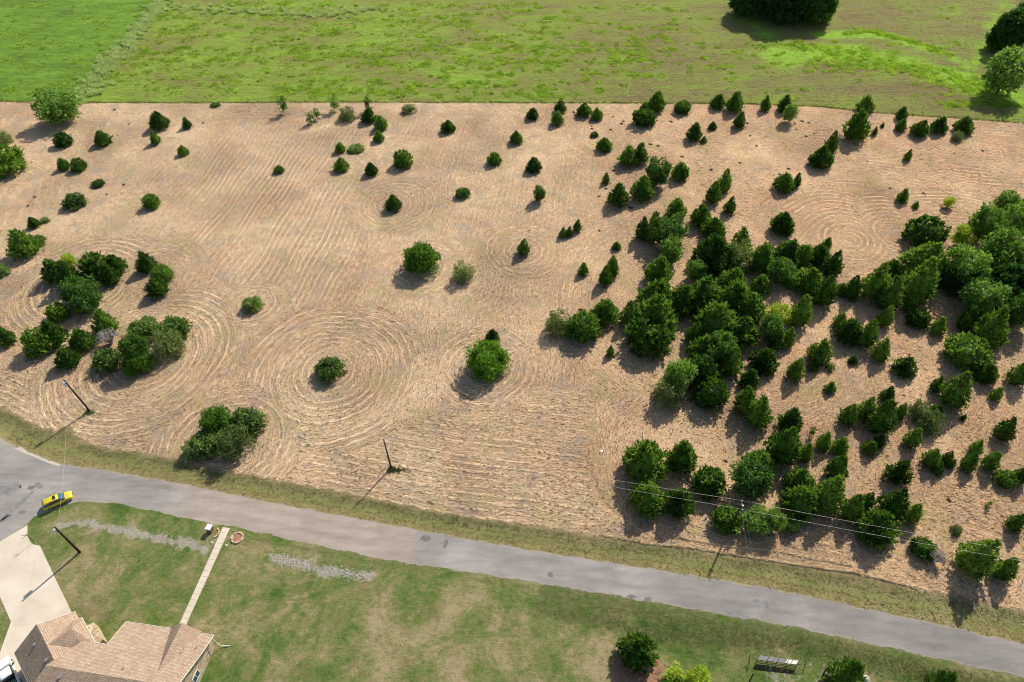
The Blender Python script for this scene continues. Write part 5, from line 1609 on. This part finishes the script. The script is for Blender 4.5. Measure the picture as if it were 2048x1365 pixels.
er.slab([Q_(gp, -0.25, 4.75), Q_(gp, 5.6, 4.98), Q_(ga0 + .9, 3.1, zs(3.1) - .1), Q_(ga0, -0.25, EZ + .02)], 0.12)
er.slab([Q_(gp, -0.25, 4.747), Q_(gp, 5.6, 4.977), Q_(ga1 - .7, 3.1, zs(3.1) - .1), Q_(ga1, -0.25, EZ + .022)], 0.12)
er.build("entry_roof", M['shingle'], house)
mw = MB()
prism(mw, [Q_(.4, .4, 0), Q_(me_ - .45, .4, 0), Q_(me_ - .45, 13.4, 0), Q_(-4.4, 11.0, 0), Q_(-4.4, 3.8, 0), Q_(.4, 3.8, 0)], wz0, wz1)
mw.add([Q_(me_ - .7, .6, EZ - .24), Q_(me_ - .7, 13.2, EZ - .24), Q_(me_ - .7, D_, MZ - .2), Q_(me_ - .46, .6, EZ - .24), Q_(me_ - .46, 13.2, EZ - .24), Q_(me_ - .46, D_, MZ - .2)], [(0, 1, 2), (5, 4, 3), (0, 3, 4, 1), (1, 4, 5, 2), (2, 5, 3, 0)])
mw.add([Q_(ga0 + .3, .1, EZ - .24), Q_(ga1 - .3, .1, EZ - .24), Q_(gp, .1, 4.55), Q_(ga0 + .3, .39, EZ - .24), Q_(ga1 - .3, .39, EZ - .24), Q_(gp, .39, 4.55)], [(0, 1, 2), (5, 4, 3), (0, 3, 4, 1), (1, 4, 5, 2), (2, 5, 3, 0)])
mw.build("wall", M['stonewall'], house)
# white edge trim
def trim(pts, name="fascia", r_=0.055):
    MB().tube(pts, r_, 4).build(name, M['fascia'], house)
trim([Q_(0, -.05, EZ - .06), Q_(ga0 - .05, -.05, EZ - .06)])
trim([Q_(-.05, 0, EZ - .06), Q_(-.05, 3.3, zs(3.3) - .06)])
trim([Q_(ga1 + .05, -.05, EZ - .06), Q_(me_ + .05, -.05, EZ - .06)])
trim([Q_(me_ + .05, -.05, EZ - .05), Q_(me_ + .05, 2.1, zs(2.1) - .05), Q_(me_ - .25, D_, MZ - .05)])
trim([Q_(-1.9, 3.3, zs(3.35) - .05), Q_(-.1, 3.3, zs(3.35) - .05)])
trim([G_(gw + .03, -.03, EZ - .05), G_(gw / 2, -.04, RZ - .03), G_(-.03, -.03, EZ - .05)])
trim([G_(gw + .28, 1.3, EZ), G_(gw + .28, 5.95, EZ)], 'gutter')
trim([G_(-.05, 0, EZ - .08), G_(-.05, gl - 1.9, EZ - .08)], "gutter")
MB().tube([Q_(me_ + .05, .35, EZ - .15), Q_(me_ + .15, .35, 1.2), Q_(me_ + .45, .3, .25), Q_(me_ + 1.4, .1, .1)], 0.055, 6).build("downspout", M['white'], house)
# windows on the east wall
for s0 in (4.6, 6.3, 10.4):
    fr = MB()
    for (a, b2, z0, z1) in ((s0 - .65, s0 + .65, 0.95, 1.02), (s0 - .65, s0 + .65, 2.18, 2.25), (s0 - .65, s0 - .58, 1.02, 2.18), (s0 + .58, s0 + .65, 1.02, 2.18), (s0 - .03, s0 + .03, 1.02, 2.18)):
        vs = [Q_(me_ - .46 + e, y_, z_) for e in (0, .09) for y_, z_ in ((a, z0), (b2, z0), (b2, z1), (a, z1))]
        fr.add(vs, [(3, 2, 1, 0), (4, 5, 6, 7), (0, 1, 5, 4), (1, 2, 6, 5), (2, 3, 7, 6), (3, 0, 4, 7)])
    w_ = fr.build("window", M['fascia'], house)
    pn = MB(); vs = [Q_(me_ - .455 + e, y_, z_) for e in (0, .04) for y_, z_ in ((s0 - .58, 1.02), (s0 + .58, 1.02), (s0 + .58, 2.18), (s0 - .58, 2.18))]
    pn.add(vs, [(3, 2, 1, 0), (4, 5, 6, 7), (0, 1, 5, 4), (1, 2, 6, 5), (2, 3, 7, 6), (3, 0, 4, 7)])
    pn.build("pane", M['wind'], w_)
fr = MB(); vs = [G_(gw - .05 + e, y_, z_) for e in (0, .09) for y_, z_ in ((3.1, .9), (4.2, .9), (4.2, 2.2), (3.1, 2.2))]
fr.add(vs, [(3, 2, 1, 0), (4, 5, 6, 7), (0, 1, 5, 4), (1, 2, 6, 5), (2, 3, 7, 6), (3, 0, 4, 7)])
fr.build("window", M['glass'], house)
# roof vents and pipes
def vent(p, size=0.32, h=0.28):
    MB().box((p.x, p.y, p.z + h / 2 - .04), (size, size * 1.4, h), rot=-0.5, taper=0.15).build("roof_vent", M['metal'], house)
def on_gw(l, f): return G_(gw / 2 * f, l, EZ + (RZ - EZ) * f)
vent(on_gw(1.9, .68)); vent(on_gw(5.0, .8))
def pipe(p): MB().tube([p, p + Vector((0, 0, .5))], 0.06, 8).build("vent_pipe", M['metal'], house)
pipe(Q_(9.6, 2.5, 4.2)); pipe(Q_(10.8, 1.9, zs(1.9)))
vent(Q_(-2.7, D_ + .9, MZ - .35)); vent(Q_(-1.0, D_ + 1.3, MZ - .5)); vent(Q_(4.1, D_ - 1.1, zs(D_ - 1.1)), .2)

# ---------------------------------------------------------------- small yard things
M['brick'] = plain("mailbox_brick", (0.20, 0.10, 0.08), 0.9, var=0.4, scale=10)
c_ = at(422, 1062)
mbx = empty("mailbox_pillar", (c_.x, c_.y, 0), R(-12))
tag(mbx, "brick mailbox pillar with a pale stone cap beside the road and walkway", "mailbox")
MB().box((0, 0, .6), (.75, .85, 1.2)).build("pillar", M['brick'], mbx, bevel=.02)
MB().box((0, 0, 1.27), (.95, 1.05, .14), taper=.06).build("cap", M['white'], mbx, bevel=.02)
MB().box((0, .44, .92), (.28, .06, .3)).build("mailbox_door", M['metal'], mbx, bevel=.01)
M['sand'] = plain("tan_block", (0.60, 0.46, 0.30), 0.9, var=0.25, scale=5)
def ring_of_stones(name, c, rad, n, size, label, group=None, soil=True, seed=1):
    o = empty(name, (c.x, c.y, 0)); tag(o, label, "stone ring" if rad > .5 else "stones", group)
    q = random.Random(seed)
    for i in range(n):
        t = 2 * math.pi * i / n + q.uniform(-.08, .08); s = size * q.uniform(.8, 1.2)
        MB().box((rad * math.cos(t), rad * math.sin(t) , size * .45), (s, s * 1.25, size * .9), rot=t, taper=.2).build("stone", M['sand'], o, bevel=.03)
    if soil:
        s_ = MB(); n2 = 20
        vs = [(rad * .95 * math.cos(2 * math.pi * j / n2), rad * .95 * math.sin(2 * math.pi * j / n2), z) for z in (0.0, .12) for j in range(n2)]
        s_.add(vs, [tuple(range(n2 - 1, -1, -1)), tuple(range(n2, 2 * n2))] + [(j, (j + 1) % n2, n2 + (j + 1) % n2, n2 + j) for j in range(n2)])
        s_.build("mulch", M['mulch'], o)
    return o
c2 = at(475, 1076.5)
ring_of_stones("planter_ring", c2, 0.92, 15, .30, "round planting bed ringed with tan stones right of the walkway")
c3 = at(427, 1066)
half = empty("edging_stones", (c3.x + .35, c3.y - .05, 0)); tag(half, "curved row of tan edging stones at the mailbox pillar's foot", "edging stones")
q = random.Random(8)
for i in range(6):
    t = -1.3 + i * .5
    MB().box((.55 * math.cos(t), .75 * math.sin(t), .1), (.24, .3, .2), rot=t, taper=.2).build("stone", M['sand'], half, bevel=.03)
lump("garden_rock", at(424, 1086), .27, M['chalk'], "small white rock left of the walkway near the mailbox", "rock", 11)
lump("garden_rock", at(453, 1091), .22, M['sand'], "small tan rock between the walkway and the stone ring", "rock", 12)
lump("field_rock", at(1732, 1357), .5, M['stone'], "grey rock right of the cedar cut by the bottom edge", "rock", 13)
lump("white_debris", at(1203, 903), .28, M['white'], "white scrap lying alone on the straw left of the lower grove", "debris", 14)

# metal rack on the near lawn: slanted rail panel under four lids
bl, brr = at(1509, 1338, .1), at(1589, 1347, .1)
tl, trr = at(1514, 1320, .95), at(1593, 1330, .95)
kl, kr = at(1519, 1311, 1.0), at(1598, 1322, 1.0)
rk = empty("livestock_rack", ((bl.x + brr.x) / 2, (bl.y + brr.y) / 2, 0))
tag(rk, "dark metal livestock feeder rack with rails and grey and white lids on the near lawn", "feeder rack")
lo_ = Vector(rk.location)
ru = MB()
for i in range(7):
    t = i / 6; ru.tube([bl.lerp(tl, t) - lo_, brr.lerp(trr, t) - lo_], .045, 6)
ru.build("rail_panel", M['pole'], rk)
for i in range(5):
    t = i / 4; a, b2, d2 = bl.lerp(brr, t) - lo_, tl.lerp(trr, t) - lo_, kl.lerp(kr, t) - lo_
    MB().tube([a + Vector((0, 0, -.12)), b2 + Vector((0, 0, .02)), d2 + Vector((0, 0, .05))], .04, 6).build("upright", M['pole'], rk)
M['greylid'] = plain("grey_sheet_metal", (0.20, 0.20, 0.205), 0.6, .1, var=.1)
M['whitelid'] = plain("white_sheet_metal", (0.72, 0.71, 0.62), 0.5, var=.05)
for i, mt in enumerate(('greylid', 'greylid', 'whitelid', 'whitelid')):
    t0, t1_ = (0, .40, .70, .85, 1.0)[i] + .01, (0, .40, .70, .85, 1.0)[i + 1] - .01
    MB().slab([tl.lerp(trr, t0) - lo_, tl.lerp(trr, t1_) - lo_, kl.lerp(kr, t1_) - lo_, kl.lerp(kr, t0) - lo_], .03).build("lid", M[mt], rk)
for sgn, e0, e1, e2 in ((-1, (1494, 1345, 0), (1499, 1311, 1.1), (1499, 1328, .5)), (1, (1604, 1349, 0), (1612, 1327, 1.1), (1607, 1331, 1.0))):
    a, b2, d2 = at(*e0) - lo_, at(*e1) - lo_, at(*e2) - lo_
    MB().tube([a, b2], .04, 6).tube([d2, b2], .03, 6).tube([b2, (tl if sgn < 0 else trr) - lo_], .025, 6).tube([(a + b2) / 2, (bl if sgn < 0 else brr) - lo_ + Vector((0, 0, .3))], .025, 6).build("end_frame", M['pole'], rk)
def post(px, py, px2, py2, z2, label):
    a = at(px, py); b2 = at(px2, py2, z2)
    o = MB().tube([Vector((0, 0, -.1)), b2 - a], [.10, .09], 8).build("wooden_post", M['pole'], None, loc=a)
    tag(o, label, "post", "leaning posts on the near lawn")
post(1497, 1368, 1507, 1347, 1.2, "thick dark leaning post in front of the feeder rack, cut by the bottom edge")
post(1645, 1353, 1654, 1335, 1.1, "short dark leaning post between the feeder rack and the bottom-edge cedar")
